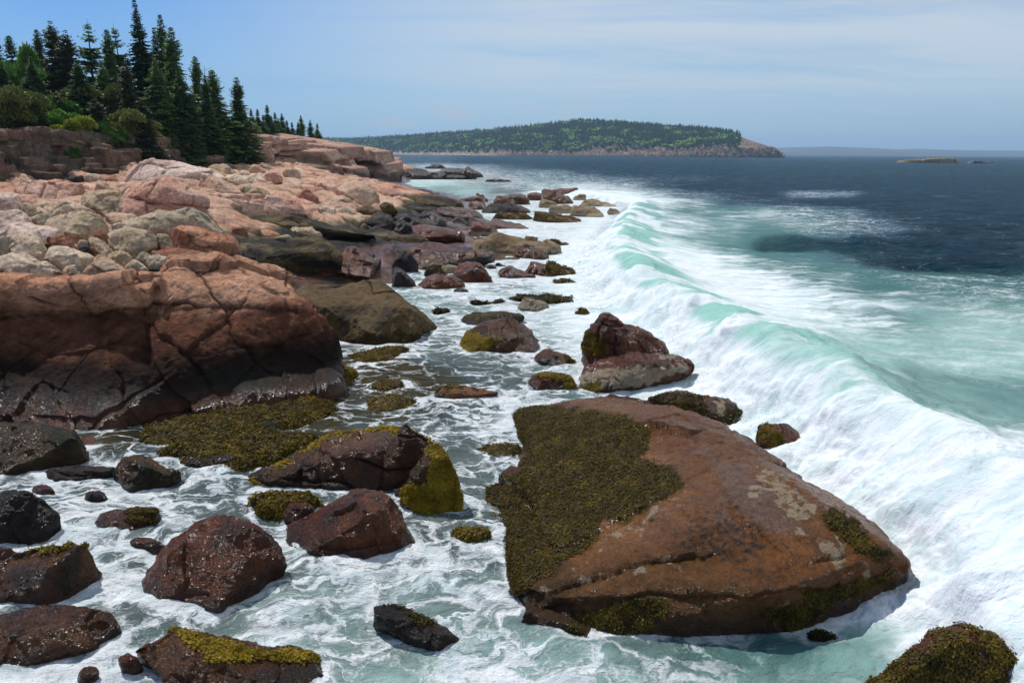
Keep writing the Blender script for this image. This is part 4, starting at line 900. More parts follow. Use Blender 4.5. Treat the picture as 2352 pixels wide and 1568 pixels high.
W('H', '-90,1215 150,1198 330,1140 560,1145 660,1178 668,1222 600,1262 580,1332 450,1392 200,1452 0,1512 -90,1530', 'wetbrown', 'long rounded brown rock at the lower left', T=.6, sm=6)
W('H', '752,1372 780,1280 850,1243 960,1270 1100,1300 1300,1372 1500,1390 1700,1400 1812,1432 1835,1520 1780,1620 1300,1700 1000,1660 900,1502 790,1432', 'wetbrown', 'long brown rock at the bottom edge with a strip of golden weed on its crest', front='1000,1340,.2 1300,1440,.15 1100,1560,.0', T=.55, wp=['960,1272 1100,1290 1300,1365 1500,1385 1700,1395 1820,1430 1810,1455 1600,1430 1300,1435 1150,1430 1040,1350'], wn=12000)
W('H', '660,1420 700,1395 770,1400 792,1440 740,1525 680,1520', 'wetred', 'small red rock left of the long rock with the weed strip')
W('H', '425,1560 440,1490 480,1468 548,1480 520,1580', 'wetred', 'small red rock awash at the bottom edge')
W('P', '405,1062 430,1046 520,1038 575,1042 540,1062 450,1070', 'dark', 'dark rock bared between the weed mats')
W('P', '832,1396 850,1384 885,1380 960,1405 1015,1440 1060,1468 1000,1485 900,1445', 'dark', 'dark rock awash in the middle of the near foam', T=.5, z0=0, wp=['880,1380 960,1400 1000,1430 960,1430 900,1400'], wn=1500, wmat=M_weedd)
W('G', '1440,1640 1490,1560 1600,1470 1700,1422 1850,1290 1980,1276 2110,1340 2269,1400 2420,1480 2450,1640 2200,1750 1800,1760', 'wetred', 'dark weed-covered rock rising in the bottom right corner', T=.6, z0=.3, wp=['1440,1640 1490,1560 1600,1470 1700,1422 1850,1290 1980,1276 2110,1340 2269,1400 2420,1480 2450,1640 2200,1750 1800,1760 1700,1600 1800,1560'], wn=20000, ws=.055, wmat=M_weedd, wd=(8, 60, .6))
W('G', '1190,1335 1220,1312 1290,1318 1345,1345 1280,1362', 'dark', 'dark weedy rock awash in front of the great rock', wp=['1190,1335 1220,1312 1290,1318 1345,1345 1280,1362'], wn=1500, wmat=M_weedd)
print('rocks', len(ROCKS), time.time()-T0)
# ---------------------------------------------------------------- the sea: one sheet with swell, a breaking wave and foam
# coarse charts of where foam (F) and aerated, milky water (M) lie; row key, first column (84 units each), digits
FM = """372|11|2211111|
382|10|1464211|
400|10|23564421111|
412|10|6665544322110|
430|9|64323568621100|
445|9|642234788632154100|
462|10|32237899862210|
490|11|77777876556542100|
520|11|99999877654554211|
560|11|88888887541110000221|
600|10|677788899975532100001|
650|10|566777899998654444444|
700|10|4566667899998765555444|
750|9|45556678899998655555555|
800|8|3445556789999975555555|
850|8|44333456899999655555|
900|8|3344336668999997544444|
950|3|2233243345577999997633|
1000|0|223323344345566899999865|
1060|0|566666532223445556788999987|
1120|0|66677666544455556677899999|
1180|0|6677777775555566677789999|
1250|0|67877777777766666667889999|
1320|0|6777766777877666555556789|
1400|0|67776677766545666554445789|
1480|0|789987665555677655444333456|
1568|0|9998766544445788765543444455|
1900|0|99987765556899887665555555|"""
MM = """372|11|1111100000000000000|
400|9|45543221111000000000|
420|8|8899865310000000000|
440|8|8899874345200000000|
462|8|555555667742100000|
490|9|66666777765543210000|
520|9|6666677776665421000|
560|9|66666777876532100000|
600|9|666666778886543211111|
650|9|66666678888765544444|
700|8|5566667788888876666666|
750|8|44455677788887776677777|
800|8|332345567888887777777|
850|8|3211234567888887777777|
900|8|22211245678888777666666|
950|3|22211112235567888887766666|
1000|0|33322222223445567788887776|
1060|0|44433322222345556777888887|
1120|0|44444433333345556777888888|
1180|0|44444444444455556677888888|
1250|0|4445555555555555666778888|
1320|0|55555555566666666666778888|
1400|0|55555556666666666665667788|
1480|0|666666666666777776655556677|
1568|0|6666666666777777776666666666|
1900|0|6666666666777777776666666666|"""
def chart(s):
    R = []; ys = []
    for ln in s.replace('\n', '').split('|'):
        R.append(ln)
    rows = [(float(R[i]), int(R[i+1]), R[i+2]) for i in range(0, len(R)-2, 3)]
    A = np.zeros((len(rows), 29))
    for k, (y, s0, d) in enumerate(rows):
        v = [int(c) for c in d]; v = [v[0]]*s0+v; v = v+[v[-1]]*(29-len(v)); A[k] = v[:29]; ys.append(y)
    return np.array(ys), A/9.0
def sample(ch, px, py):
    ys, A = ch; fx = np.clip(px/84, 0, 27.999); ix = fx.astype(int); tx = fx-ix; tx = tx*tx*(3-2*tx)
    iy = np.clip(np.searchsorted(ys, py)-1, 0, len(ys)-2); ty = np.clip((py-ys[iy])/(ys[iy+1]-ys[iy]), 0, 1); ty = ty*ty*(3-2*ty)
    return (A[iy, ix]*(1-tx)+A[iy, ix+1]*tx)*(1-ty)+(A[iy+1, ix]*(1-tx)+A[iy+1, ix+1]*tx)*ty
CF, CM = chart(FM), chart(MM)

nx = 1500
q = np.concatenate([np.arange(2600, 1900, -6), np.arange(1900, 0.6, -2.35), [0.45, .3, .2, .12]])     # units below the horizon, evenly
Yr = H*F0/q; Yr = Yr[(Yr > 7.5)]
ar = np.concatenate([np.linspace(-1.9, -1.0, 90)[:-1], np.linspace(-1.0, 1.0, nx), np.linspace(1.0, 2.4, 150)[1:]]); nx = len(ar)
Ag, Yg = np.meshgrid(ar, Yr); X = (Ag*Yg).ravel(); Y = Yg.ravel(); nr = len(Yr)
P0 = np.stack([X, Y, np.zeros_like(X)], 1); px, py = proj(P0)
dstep = np.abs(np.gradient(Yr)); dst = np.repeat(dstep, nx)
# breaker: crest seen at px,py with height z
CREST = [(1205, 440, .35), (1300, 434, .75), (1380, 440, 1.05), (1480, 458, 1.25), (1445, 510, 1.2), (1430, 565, 1.25), (1500, 635, 1.35), (1650, 710, 1.5), (1800, 778, 1.65), (1935, 850, 1.75), (2080, 930, 1.8), (2260, 1045, 1.8), (2450, 1180, 1.75), (2700, 1400, 1.6), (2900, 1700, 1.4)]
cp = np.array([PZ(a, b, c*K) for a, b, c in CREST])
# smooth the crest line in plan
def resamp(c, n=90):
    t = np.r_[0, np.cumsum(np.hypot(*np.diff(c[:, :2], axis=0).T))]; T = np.linspace(0, t[-1], n)
    o = np.stack([np.interp(T, t, c[:, k]) for k in range(c.shape[1])], 1)
    for _ in range(3): o[1:-1] = (o[:-2]+o[1:-1]*2+o[2:])/4
    return o
cs = resamp(cp)
def crestfield(X, Y):
    best = np.full(len(X), 1e9); sg = np.zeros(len(X)); hz = np.zeros(len(X)); tt = np.zeros(len(X))
    for i in range(len(cs)-1):
        a, b = cs[i], cs[i+1]; ab = b[:2]-a[:2]; L2 = ab@ab
        t = np.clip(((X-a[0])*ab[0]+(Y-a[1])*ab[1])/L2, 0, 1)
        dx = X-a[0]-t*ab[0]; dy = Y-a[1]-t*ab[1]; d = np.hypot(dx, dy); m = d < best
        best = np.where(m, d, best); s = np.sign(ab[0]*dy-ab[1]*dx); sg = np.where(m, s, sg)
        hz = np.where(m, a[2]+(b[2]-a[2])*t, hz); tt = np.where(m, i+t, tt)
    return best*sg, hz, tt/(len(cs)-1)
near = (Y < 260) & (Y > 5)
sd_ = np.full(len(X), 99.0); hz_ = np.zeros(len(X)); tt_ = np.zeros(len(X))
sd_[near], hz_[near], tt_[near] = crestfield(X[near], Y[near])
P2 = P0.copy()
wob = fbm(P2/np.array([5., 5, 1])+7, 3)*1.6
# sd_ > 0 : which side is the sea?  (crest runs away->towards, sea lies right)
def sidetest():
    s, _, _ = crestfield(np.array([60.0]), np.array([60.0])); return np.sign(s[0])
SG = sidetest(); s = sd_*SG+wob*.8
humps = 1+.42*fbm(P2/np.array([11., 11, 1])+31, 2)
prof = np.where(s > 0, np.exp(-(np.maximum(s, 0)/5.5)**1.35), np.exp(-(np.maximum(-s, 0)/2.7)**2.2))
h = hz_*prof*humps*(1+.22*sstep(.3, .5, tt_))
Fd = sample(CF, px, py); Md = sample(CM, px, py)
Md = np.clip(Md+.16*fbm(P0/np.array([14., 9, 1])+3, 4)*(Y < 300), 0, 1); Fd = np.clip(Fd+.10*fbm(P0/np.array([9., 6, 1])+8, 3)*(Fd > .05), 0, 1)
sea = sstep(.35, .12, Fd)                                                # open water away from the surf
# foam turbulence: billows on the white mass, hummocks in the wash
bil = sstep(-9, -1, s)*sstep(2.5, -1.5, s)*near
def P_(k, o=0): return P0/np.array([k, k, 1])+o
lod = lambda lam: np.clip(lam/(dst*3.2+1e-6)-.6, 0, 1)
b1 = np.abs(fbm(P_(3.2, 3), 3)); b2 = np.abs(fbm(P_(1.1, 13), 3)); b3 = np.abs(fbm(P_(.38, 23), 2))
gl0 = near*sstep(-2.9, -1.3, s)*sstep(6, 2, s)*sstep(.35, .55, tt_)*sstep(-.16, .12, fbm(P_(6.0, 61), 2)+.05); bil = bil*(1-.75*gl0)
h += bil*(b1*1.25*lod(4)+b2*.42*lod(1.4)+b3*.10*lod(.5))
wash = sstep(.25, .7, Fd)*(1-bil)
h += wash*(fbm(P_(3.4, 5), 3)*.30*lod(4)+fbm(P_(.95, 15), 3)*.13*lod(1.2)+fbm(P_(.32, 19), 2)*.035*lod(.4))
# swell and chop
R_ = np.random.default_rng(21)
ph = fbm(P_(38, 3), 2)*5
for i in range(34):
    lam = 1.1*(1.115**i); th = rad(-165)+R_.normal()*.62; kx, ky = cos(th)*2*pi/lam, sin(th)*2*pi/lam
    A = .0125*lam**.82*(.55+.9*R_.random())*(.55 if lam > 14 else 1)
    w_ = np.sin(X*kx+Y*ky+R_.random()*6.28+ph*(1 if lam > 8 else 2.2))
    w_ = 1-2*np.sqrt(np.abs((1-w_)/2+1e-6)) if lam < 9 else w_
    h += A*w_*lod(lam)*(np.clip(.35+1.5*sea, 0, 2) if lam < 10 else .45)*np.where(near & (s < 1), .4, 1)
# a smaller swell rising in the cove beyond and two low ones outside
def swell(pa, amp, w1, w2):
    global h
    c = np.array([PZ(a, b, 0) for a, b in pa]); yl = np.interp(X, c[:, 0], c[:, 1]); m = sstep(c[0, 0]-6, c[0, 0]+25, X)*sstep(c[-1, 0]+8, c[-1, 0]-40, X)
    dy = Y-yl; h = h+amp*m*np.where(dy > 0, np.exp(-(dy/w1)**2), np.exp(-(dy/w2)**2))
swell([(1080, 408), (1250, 405), (1500, 404), (1800, 412)], 1.1, 16, 7)
V = P0.copy(); V[:, 2] = h
# lean the wave front towards the shore
lean = bil*np.clip(h, 0, 3)*.35
V[:, 0] -= lean*.8; V[:, 1] -= lean*.15
ii = (np.arange(nr-1)[:, None]*nx+np.arange(nx-1)[None, :]).ravel()
Fq = np.stack([ii, ii+1, ii+nx+1, ii+nx], 1)
me = mesh_np('sea', V, Fq)
# glassy back of the wave: clear green water between foam streaks
aux = np.zeros((len(V), 4)); aux[:, 3] = 1
front = sstep(-5.5, -1.2, s)*sstep(1.5, -.6, s)*near
glass = near*sstep(-2.7, -1.0, s)*sstep(6.5, 2.5, s)*sstep(.30, .5, tt_)*sstep(1.0, .85, tt_)
glass2 = glass*sstep(-.16, .12, fbm(P_(6.0, 61), 2)+.05)
from mathutils import kdtree
near_pts = np.concatenate([w_[::1] for w_ in WLINE]); kd = kdtree.KDTree(len(near_pts))
for i_, p_ in enumerate(near_pts): kd.insert((p_[0], p_[1], 0), i_)
kd.balance(); sel = np.where((Y < 130) & (px > -150) & (px < 2450) & (s < 3))[0]; dr = np.full(len(X), 9.0)
fnd = kd.find
dr[sel] = [fnd((a_, b_, 0))[2] for a_, b_ in zip(X[sel].tolist(), Y[sel].tolist())]
csz = np.clip(Y/30, .7, 2.5); col_ = np.exp(-(dr/(.42*csz))**1.5)*sstep(-.35, .25, fbm(P_(1.6, 71), 3)+.05)
Fd = np.clip(Fd+front*.4+.42*col_, 0, 1)
Fd = np.clip(Fd, 0, 1)*(1-.62*glass2); Fd = np.where(near & (s > 5), Fd*.9, Fd)
dark = sstep(.42, .18, Md)*sstep(1350, 1200, px)*sstep(700, 780, py)          # rock and weed showing through clear water
aux[:, 0] = Fd; aux[:, 1] = Md; aux[:, 2] = dark
setcol(me, 'Aux', aux)
st = np.zeros((len(V), 4)); st[:, 0] = np.clip(glass2, 0, 1); st[:, 1] = np.clip(bil*sstep(.2, .8, Fd), 0, 1); st[:, 2] = sea; setcol(me, 'St', st)
flw = np.zeros((len(V), 3)); crl = np.hypot(*np.diff(cs[:, :2], axis=0).T).sum(); flw[:, 0] = tt_*crl; flw[:, 1] = np.clip(s, -40, 40); flw[:, 2] = near*sstep(36, 20, s)*sstep(-12, -6, s); setcol(me, 'Flow', flw)

m, nt, b = newmat('sea_water')
ax = nt.node('ShaderNodeAttribute', attribute_name='Aux'); sx = nt.node('ShaderNodeSeparateColor'); nt.l.new(ax.outputs['Color'], sx.inputs[0])
ay = nt.node('ShaderNodeAttribute', attribute_name='St'); sy = nt.node('ShaderNodeSeparateColor'); nt.l.new(ay.outputs['Color'], sy.inputs[0])
tc = nt.node('ShaderNodeTexCoord').outputs['Object']
flat = nt.mapping(tc, (1, 1, .35))
Fo, Mi, Dk = sx.outputs; Gl, Bi, Se = sy.outputs
w1 = nt.noise(flat, .22, 3, .5, out='Color'); w2 = nt.noise(flat, .9, 3, .55, out='Color'); w3 = nt.noise(flat, 3.2, 2, .55, out='Color')
cw = nt.vmath('ADD', nt.vmath('ADD', flat, nt.vmath('MULTIPLY', w1, (5., 5., 0))), nt.vmath('ADD', nt.vmath('MULTIPLY', w2, (1.7, 1.7, 0)), nt.vmath('MULTIPLY', w3, (.42, .42, 0))))
strk = nt.mapping(cw, (.55, 1.15, 1), (0, 0, rad(-18)))
l1 = nt.voro(strk, .85, 'DISTANCE_TO_EDGE'); l2 = nt.voro(strk, 2.3, 'DISTANCE_TO_EDGE'); l3 = nt.voro(cw, 5.5, 'DISTANCE_TO_EDGE')
nb = nt.noise(strk, .55, 6, .62, 1.4); nf = nt.noise(cw, 5.0, 5, .68)
lace1 = nt.ramp(l1, .17, .0); lace2 = nt.ramp(l2, .15, .0); lace3 = nt.ramp(l3, .16, .0)
pat = nt.math('ADD', nt.math('MULTIPLY', nb, .95), nt.math('MULTIPLY', lace1, .34))
pat = nt.math('ADD', pat, nt.math('MULTIPLY', lace2, .20)); pat = nt.math('ADD', pat, nt.math('MULTIPLY', lace3, .08)); pat = nt.math('ADD', pat, nt.math('MULTIPLY', nf, .35))
# pat about .65 +- .25 ; threshold falls as the foam chart rises
thr = nt.math('ADD', nt.math('MULTIPLY_ADD', Fo, -.80, 1.385), nt.math('MULTIPLY_ADD', nt.noise(tc, .16, 3, .6), .9, -.45))
foam = nt.ramp(nt.math('SUBTRACT', pat, thr), -.17, .27)
# on the breaker the foam is drawn out across the crest
af = nt.node('ShaderNodeAttribute', attribute_name='Flow'); fl = af.outputs['Color']
fsep = nt.node('ShaderNodeSeparateColor'); nt.l.new(fl, fsep.inputs[0]); Wv = fsep.outputs[2]
fw = nt.vmath('ADD', fl, nt.vmath('MULTIPLY', nt.noise(tc, .5, 4, .55, out='Color'), (3.4, 3.4, 0)))
s1 = nt.noise(nt.mapping(fw, (1.1, .17, 1)), 1.0, 7, .62); s2 = nt.noise(nt.mapping(fw, (.28, .16, 1)), 1.0, 5, .6)
wf = nt.math('ADD', nt.math('MULTIPLY', s1, .7), nt.math('MULTIPLY', s2, .8))
wf = nt.ramp(nt.math('ADD', wf, nt.math('MULTIPLY_ADD', Fo, 1.05, -1.31)), -.12, .34)
foam = nt.math('ADD', nt.math('MULTIPLY', foam, nt.math('SUBTRACT', 1.0, Wv)), nt.math('MULTIPLY', wf, Wv))
# whitecaps and slicks on the open sea
cap = nt.noise(nt.mapping(tc, (.035, .12, 1), (0, 0, rad(6))), 1.0, 6, .62)
capf = nt.math('MULTIPLY', nt.ramp(cap, .665, .72), Se); foam = nt.math('MAXIMUM', foam, nt.math('MULTIPLY', capf, .5))
deep = nt.mix(nt.ramp(nt.noise(nt.mapping(tc, (.10, .34, 1), (0, 0, rad(8))), 1.0, 6, .7), .38, .64), (.005, .032, .060), (.020, .082, .125))  # light and dark sides of the far chop put into the deep-water colour
mid = (.095, .125, .120); milky = (.34, .50, .46)
sxx = nt.node('ShaderNodeSeparateXYZ'); nt.l.new(tc, sxx.inputs[0]); mid = nt.mix(nt.ramp(sxx.outputs[0], -1.0, 9.0), mid, (.045, .135, .125))
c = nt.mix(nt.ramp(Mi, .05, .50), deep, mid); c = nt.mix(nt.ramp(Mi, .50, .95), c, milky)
c = nt.mix(nt.math('MULTIPLY', Gl, .75), c, (.24, .50, .42))
grn = nt.mix(nt.noise(cw, .6, 4, .6), (.62, .62, .62), (1.3, 1.3, 1.3)); c = nt.mix(1.0, c, grn, 'MULTIPLY')
dn = nt.ramp(nt.math('ADD', nt.math('MULTIPLY', nt.noise(tc, .75, 5, .6), 1.0), nt.math('MULTIPLY', Dk, .28)), .50, .72)
c = nt.mix(nt.math('MULTIPLY', dn, nt.math('MULTIPLY', Dk, .93)), c, nt.mix(nt.noise(tc, 3, 3), (.016, .013, .008), (.075, .055, .014)))
fc = nt.mix(nt.ramp(nt.noise(cw, 1.1, 6, .62), .3, .62), (.50, .59, .61), (.72, .74, .75))
fc = nt.mix(Wv, fc, nt.mix(nt.ramp(s1, .36, .6), (.51, .61, .61), (.69, .72, .735)))
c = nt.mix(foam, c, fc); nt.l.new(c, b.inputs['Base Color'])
nt.l.new(nt.math('MULTIPLY_ADD', foam, .55, nt.math('MULTIPLY_ADD', Mi, .12, .16)), b.inputs['Roughness'])
b.inputs['IOR'].default_value = 1.333; b.inputs['Specular IOR Level'].default_value = .36
hh = nt.math('ADD', nt.math('MULTIPLY', nt.noise(nt.mapping(tc, (.8, 1.5, 1), (0, 0, rad(15))), 1.1, 7, .66, .4), 1.0), nt.math('MULTIPLY', nt.math('MULTIPLY', foam, nt.math('SUBTRACT', 1.0, Wv)), .10))
hh = nt.math('ADD', hh, nt.math('MULTIPLY', nt.noise(tc, .28, 4, .6), 1.1))
nr1 = nt.bump(nt.math('MULTIPLY', hh, nt.math('ADD', nt.math('MULTIPLY_ADD', Wv, -.72, 1.0), nt.math('MULTIPLY', Se, 5.0))), .50, .95)
nr2 = nt.bump(nt.noise(cw, 6.0, 4, .6), .05, .7, nr1)
nt.l.new(nr2, b.inputs['Normal'])
df = nt.node('ShaderNodeBsdfDiffuse'); nt.l.new(c, df.inputs[0]); nt.l.new(nr2, df.inputs['Normal'])
mx = nt.node('ShaderNodeMixShader'); nt.l.new(nt.math('MULTIPLY_ADD', Se, .18, .55), mx.inputs[0]); nt.l.new(b.outputs[0], mx.inputs[1]); nt.l.new(df.outputs[0], mx.inputs[2])
nt.l.new(mx.outputs[0], nt.n['Material Output'].inputs[0])
me.materials.append(m)
o = link('sea', me); tag(o, kind='structure')
print('sea', len(V), time.time()-T0)
# ---------------------------------------------------------------- cliff and bluff: stacks of jointed blocks
def interp_line(L, x):
    L = sorted(L); xs = [l[0] for l in L]
    return np.interp(x, xs, [l[1] for l in L]), np.interp(x, xs, [l[2] for l in L])
def blockwall(x0, x1, n, rows, seed, top_off=0, jit=1.0, slope=0.0, thick=1.6, dip=0.0, backset=.25):
    """blocks between foot and brow; each a slightly skewed box"""
    R_ = np.random.default_rng(seed); out = []
    xs = np.linspace(x0, x1, n+1); xs[1:-1] += R_.normal(size=n-1)*(x1-x0)/n*.22
    for i in range(n):
        a, b = xs[i], xs[i+1]; xm = (a+b)/2
        fy, fd = interp_line(FOOT, xm); by, bd = interp_line(BROW, xm)
        p = PY(xm, fy, fd*K); q = PY(xm, by+top_off, bd*K)
        pa = PY(a, fy, interp_line(FOOT, a)[1]*K); pb = PY(b, fy, interp_line(FOOT, b)[1]*K)
        ax = pb-pa; ax[2] = 0; wdt = np.linalg.norm(ax); ax /= wdt; nrm = np.array([-ax[1], ax[0], 0])     # nrm points inland
        if nrm[1] < 0: nrm = -nrm
        hh = q[2]-p[2]; ts = np.sort(np.r_[0, (np.arange(1, rows)+R_.normal(size=rows-1)*.22)/rows, 1]); col_off = R_.normal()*.7*jit
        for k in range(rows):
            z0 = p[2]+hh*ts[k]-(.8 if k == 0 else 0); z1 = p[2]+hh*ts[k+1]+.15
            t = (ts[k]+ts[k+1])/2; base = p+(q-p)*t; off = col_off+R_.normal()*.95*jit-1.6
            dpt = 3.2*thick; w_ = wdt*(.5+.06*R_.random()); sub = 2 if R_.random() < .35 and wdt > 3 else 1
            for sI in range(sub):
                ws = w_/sub; cx_ = (sI-(sub-1)/2)*2*ws; o2 = off+R_.normal()*.25*jit
                yaw = R_.normal()*.16*jit; c_, s_ = cos(yaw), sin(yaw); A = ax*c_+nrm*s_; Nn = nrm*c_-ax*s_
                C_ = np.array([base[0], base[1], 0])+ax*cx_
                pts = []
                tl = R_.normal(size=2)*.10*jit
                for u in (-1, 1):
                    for d in (0, 1):
                        for z in (0, 1):
                            pnt = C_+A*u*ws*1.02+Nn*((d*dpt+o2)-(0 if d else .18*R_.random()*jit)); pnt = pnt.copy()
                            pnt[2] = (z1 if z else z0)+(tl[0]*u*ws+tl[1]*(d-.5)*2+dip*u*ws if z else 0)+R_.normal()*.08; pts.append(pnt)
                out.append((np.array(pts), float(C_[1])))
    return out
def cliff_post(tone):
    def f(V, N, col, aux, seed):
        px, py = proj(V); fy, _ = interp_line(FOOT, 0), 0
        foot = np.interp(px, [f_[0] for f_ in FOOT], [f_[1] for f_ in FOOT])
        n1 = fbm(V/3.5+11, 4); n2 = fbm(V/1.1+33, 3)
        hsh = hash3(np.floor(V/np.array([3.3, 3.3, 2.2])+n1[:, None]*.4), 4)
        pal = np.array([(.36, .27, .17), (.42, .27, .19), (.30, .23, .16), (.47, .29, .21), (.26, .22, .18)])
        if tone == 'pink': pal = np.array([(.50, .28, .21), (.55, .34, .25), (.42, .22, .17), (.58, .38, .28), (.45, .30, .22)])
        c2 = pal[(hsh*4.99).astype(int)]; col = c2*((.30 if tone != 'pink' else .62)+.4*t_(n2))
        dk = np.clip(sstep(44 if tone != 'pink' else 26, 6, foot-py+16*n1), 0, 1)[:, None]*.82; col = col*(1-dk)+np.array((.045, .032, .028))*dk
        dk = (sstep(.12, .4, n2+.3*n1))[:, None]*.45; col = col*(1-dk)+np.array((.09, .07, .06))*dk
        if tone == 'pink':
            gy = (sstep(860, 900, px)*0+sstep(670, 700, px)*sstep(770, 740, px)*sstep(352, 362, py))[:, None]*.6; col = col*(1-gy)+np.array((.16, .15, .10))*gy
        return col, aux
    return f
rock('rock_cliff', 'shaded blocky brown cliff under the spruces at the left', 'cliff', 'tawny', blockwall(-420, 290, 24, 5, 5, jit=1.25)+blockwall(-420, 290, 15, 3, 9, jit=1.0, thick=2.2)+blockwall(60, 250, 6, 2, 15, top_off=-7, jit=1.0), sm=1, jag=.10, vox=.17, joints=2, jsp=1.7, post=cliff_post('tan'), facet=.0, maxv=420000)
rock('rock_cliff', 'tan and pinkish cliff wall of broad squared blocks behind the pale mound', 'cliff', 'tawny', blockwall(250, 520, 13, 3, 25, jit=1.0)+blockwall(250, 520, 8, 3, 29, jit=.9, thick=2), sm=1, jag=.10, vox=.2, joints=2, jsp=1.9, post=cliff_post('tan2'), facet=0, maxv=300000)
def slabs(x0, x1, n, rows, seed, wl=1.6, back=9.0):
    """long pink slabs stepping back and dipping seaward"""
    R_ = np.random.default_rng(seed); out = []
    for k in range(rows):
        t = (k+.5)/rows
        for i in range(n):
            xm = x0+(x1-x0)*(i+R_.random())/n; fy, fd = interp_line(FOOT, xm); by, bd = interp_line(BROW, xm)
            p = PY(xm, fy, fd*K); q = PY(xm, by, bd*K); c = p+(q-p)*t; D = c[1]
            hlf = (x1-x0)/n/F0*D*wl*(.6+.7*R_.random()); th_ = (q[2]-p[2])/rows*(.75+.5*R_.random()); dip = -.10+R_.normal()*.05; yaw = R_.normal()*.25-.2
            A = np.array([cos(yaw), sin(yaw), 0]); Nn = np.array([-sin(yaw), cos(yaw), 0]); dp = back*(.6+.6*R_.random()); sk = R_.normal()*.3; pts = []
            for u in (-1, 1):
                for d in (0, 1):
                    for z in (0, 1):
                        r = c+A*u*hlf*(1-.12*z)+Nn*(d*dp+z*.5+u*sk); r[2] = c[2]-th_*.6+z*th_*1.25+dip*u*hlf+d*.5+R_.normal()*.12; pts.append(r)
            out.append((np.array(pts), float(D)))
    return out
rock('rock_bluff', 'layered pink granite bluff stepping down to the far point', 'bluff', 'pink', slabs(400, 640, 8, 6, 41, back=7)+slabs(380, 560, 6, 5, 43), sm=1, jag=.12, vox=.26, post=cliff_post('pink'), facet=0, maxv=300000)
rock('rock_bluff', 'far end of the pink bluff sloping to the sea beyond the small spruces', 'bluff', 'pink', slabs(610, 880, 10, 6, 51, back=9, wl=1.7)+slabs(620, 840, 5, 3, 53, wl=2.4, back=14), sm=1, jag=.14, vox=.36, post=cliff_post('pink'), facet=0, maxv=300000)
rock('rock_point', 'black wet point of rock running into the white water below the bluff', 'rock point', 'dark', [silhull('P', '800,413 830,402 880,397 925,386 990,390 1050,399 1100,407 1060,410 950,412 850,414', '', .35, 0.0), silhull('P', '1005,396 1020,390 1060,396 1100,407 1040,408', '', .5, 0.0), silhull('P', '870,412 900,402 960,398 1000,404 1010,411', '', .5, 0.0)], sm=1, jag=1.5, vox=.33, joints=2, jsp=2.5, post=lambda V, N, c, a, s: (c*1.2+np.array((.03, .01, .004))*t_(fbm(V/4, 3)), a))
rock('rock', 'dark rock in the white water just beyond the black point', 'rock', 'dark', [silhull('P', '975,384 985,380 1005,374 1020,381 1026,386 1000,388', '', .6, 0.0)], sm=1)
rock('rock', 'low dark rock awash beyond the tip of the black point', 'rock', 'dark', [silhull('P', '1105,415 1130,411 1180,413 1160,418', '', .6, 0.0)], sm=1)
for s_, lb in (('255,330 290,318 330,322 350,336 300,342', 'flat grey boulder resting among shrubs on the cliff top'), ('210,314 224,303 275,308 290,316 280,322 215,322', 'dark-sided slab among shrubs on the cliff top'), ('90,300 100,289 140,291 152,310 140,316 100,312', 'pale squared boulder on the brow of the cliff'), ('60,300 64,293 90,291 100,300 96,308', 'small pale boulder at the left of the cliff brow'), ('140,300 148,288 165,290 182,310 184,316 150,318', 'pale leaning boulder at the right of the brow group'), ('-10,306 10,298 40,300 44,312 0,314', 'weathered boulder on the cliff brow at the left edge')):
    B('P', s_, 'tawny', lb, 'boulders on the cliff top', name='boulder', jag=.6)

# ---------------------------------------------------------------- seated person
pp = ghit(566, 371); pb = PY(565.5, 371.5, 107*K)
base = np.array(pb)
pr = empty('person', tuple(base), 'seated person in dark clothes and pale shirt resting against the bluff', 'person')
def skinbody(name, pts, edges, rad_, mat, parent, sub=2):
    me = bpy.data.meshes.new(name); me.from_pydata(pts, edges, []); o = bpy.data.objects.new(name, me); COL.objects.link(o)
    m = o.modifiers.new('s', 'SKIN'); 
    for i, r in enumerate(rad_): me.skin_vertices[0].data[i].radius = (r, r)
    me.skin_vertices[0].data[0].use_root = True
    m2 = o.modifiers.new('b', 'SUBSURF'); m2.levels = sub; m2.render_levels = sub
    dg = bpy.context.evaluated_depsgraph_get(); me2 = bpy.data.meshes.new_from_object(o.evaluated_get(dg), depsgraph=dg); bpy.data.objects.remove(o)
    me2.name = name; me2.materials.clear(); me2.materials.append(mat); me2.polygons.foreach_set('use_smooth', [True]*len(me2.polygons))
    o2 = link(name, me2, parent); return o2
M_skin = mat_plain('skin', (.50, .30, .21), .6); M_navy = mat_plain('dark_cloth', (.020, .024, .035), .9); M_shirt = mat_plain('pale_shirt', (.62, .68, .74), .9); M_hair = mat_plain('hair', (.03, .02, .015), .7)
J = [(0, 0, .16), (0, .03, .42), (0, .05, .62), (0, .03, .74), (0, .0, .92), (-.19, .03, .62), (-.27, -.08, .40), (-.14, -.28, .34), (.19, .03, .62), (.27, -.08, .40), (.12, -.29, .35), (-.10, -.04, .14), (-.15, -.42, .40), (-.14, -.60, .04), (-.14, -.74, .02), (.10, -.04, .14), (.17, -.42, .38), (.17, -.62, .04), (.17, -.76, .02), (0, -.02, 1.0)]
E_ = [(0, 1), (1, 2), (2, 3), (3, 4), (4, 19), (2, 5), (5, 6), (6, 7), (2, 8), (8, 9), (9, 10), (0, 11), (11, 12), (12, 13), (13, 14), (0, 15), (15, 16), (16, 17), (17, 18)]
RR = [.13, .14, .14, .05, .095, .06, .042, .03, .06, .042, .03, .09, .062, .042, .035, .09, .062, .042, .035, .06]
skinbody('body', J, E_, RR, M_skin, pr)
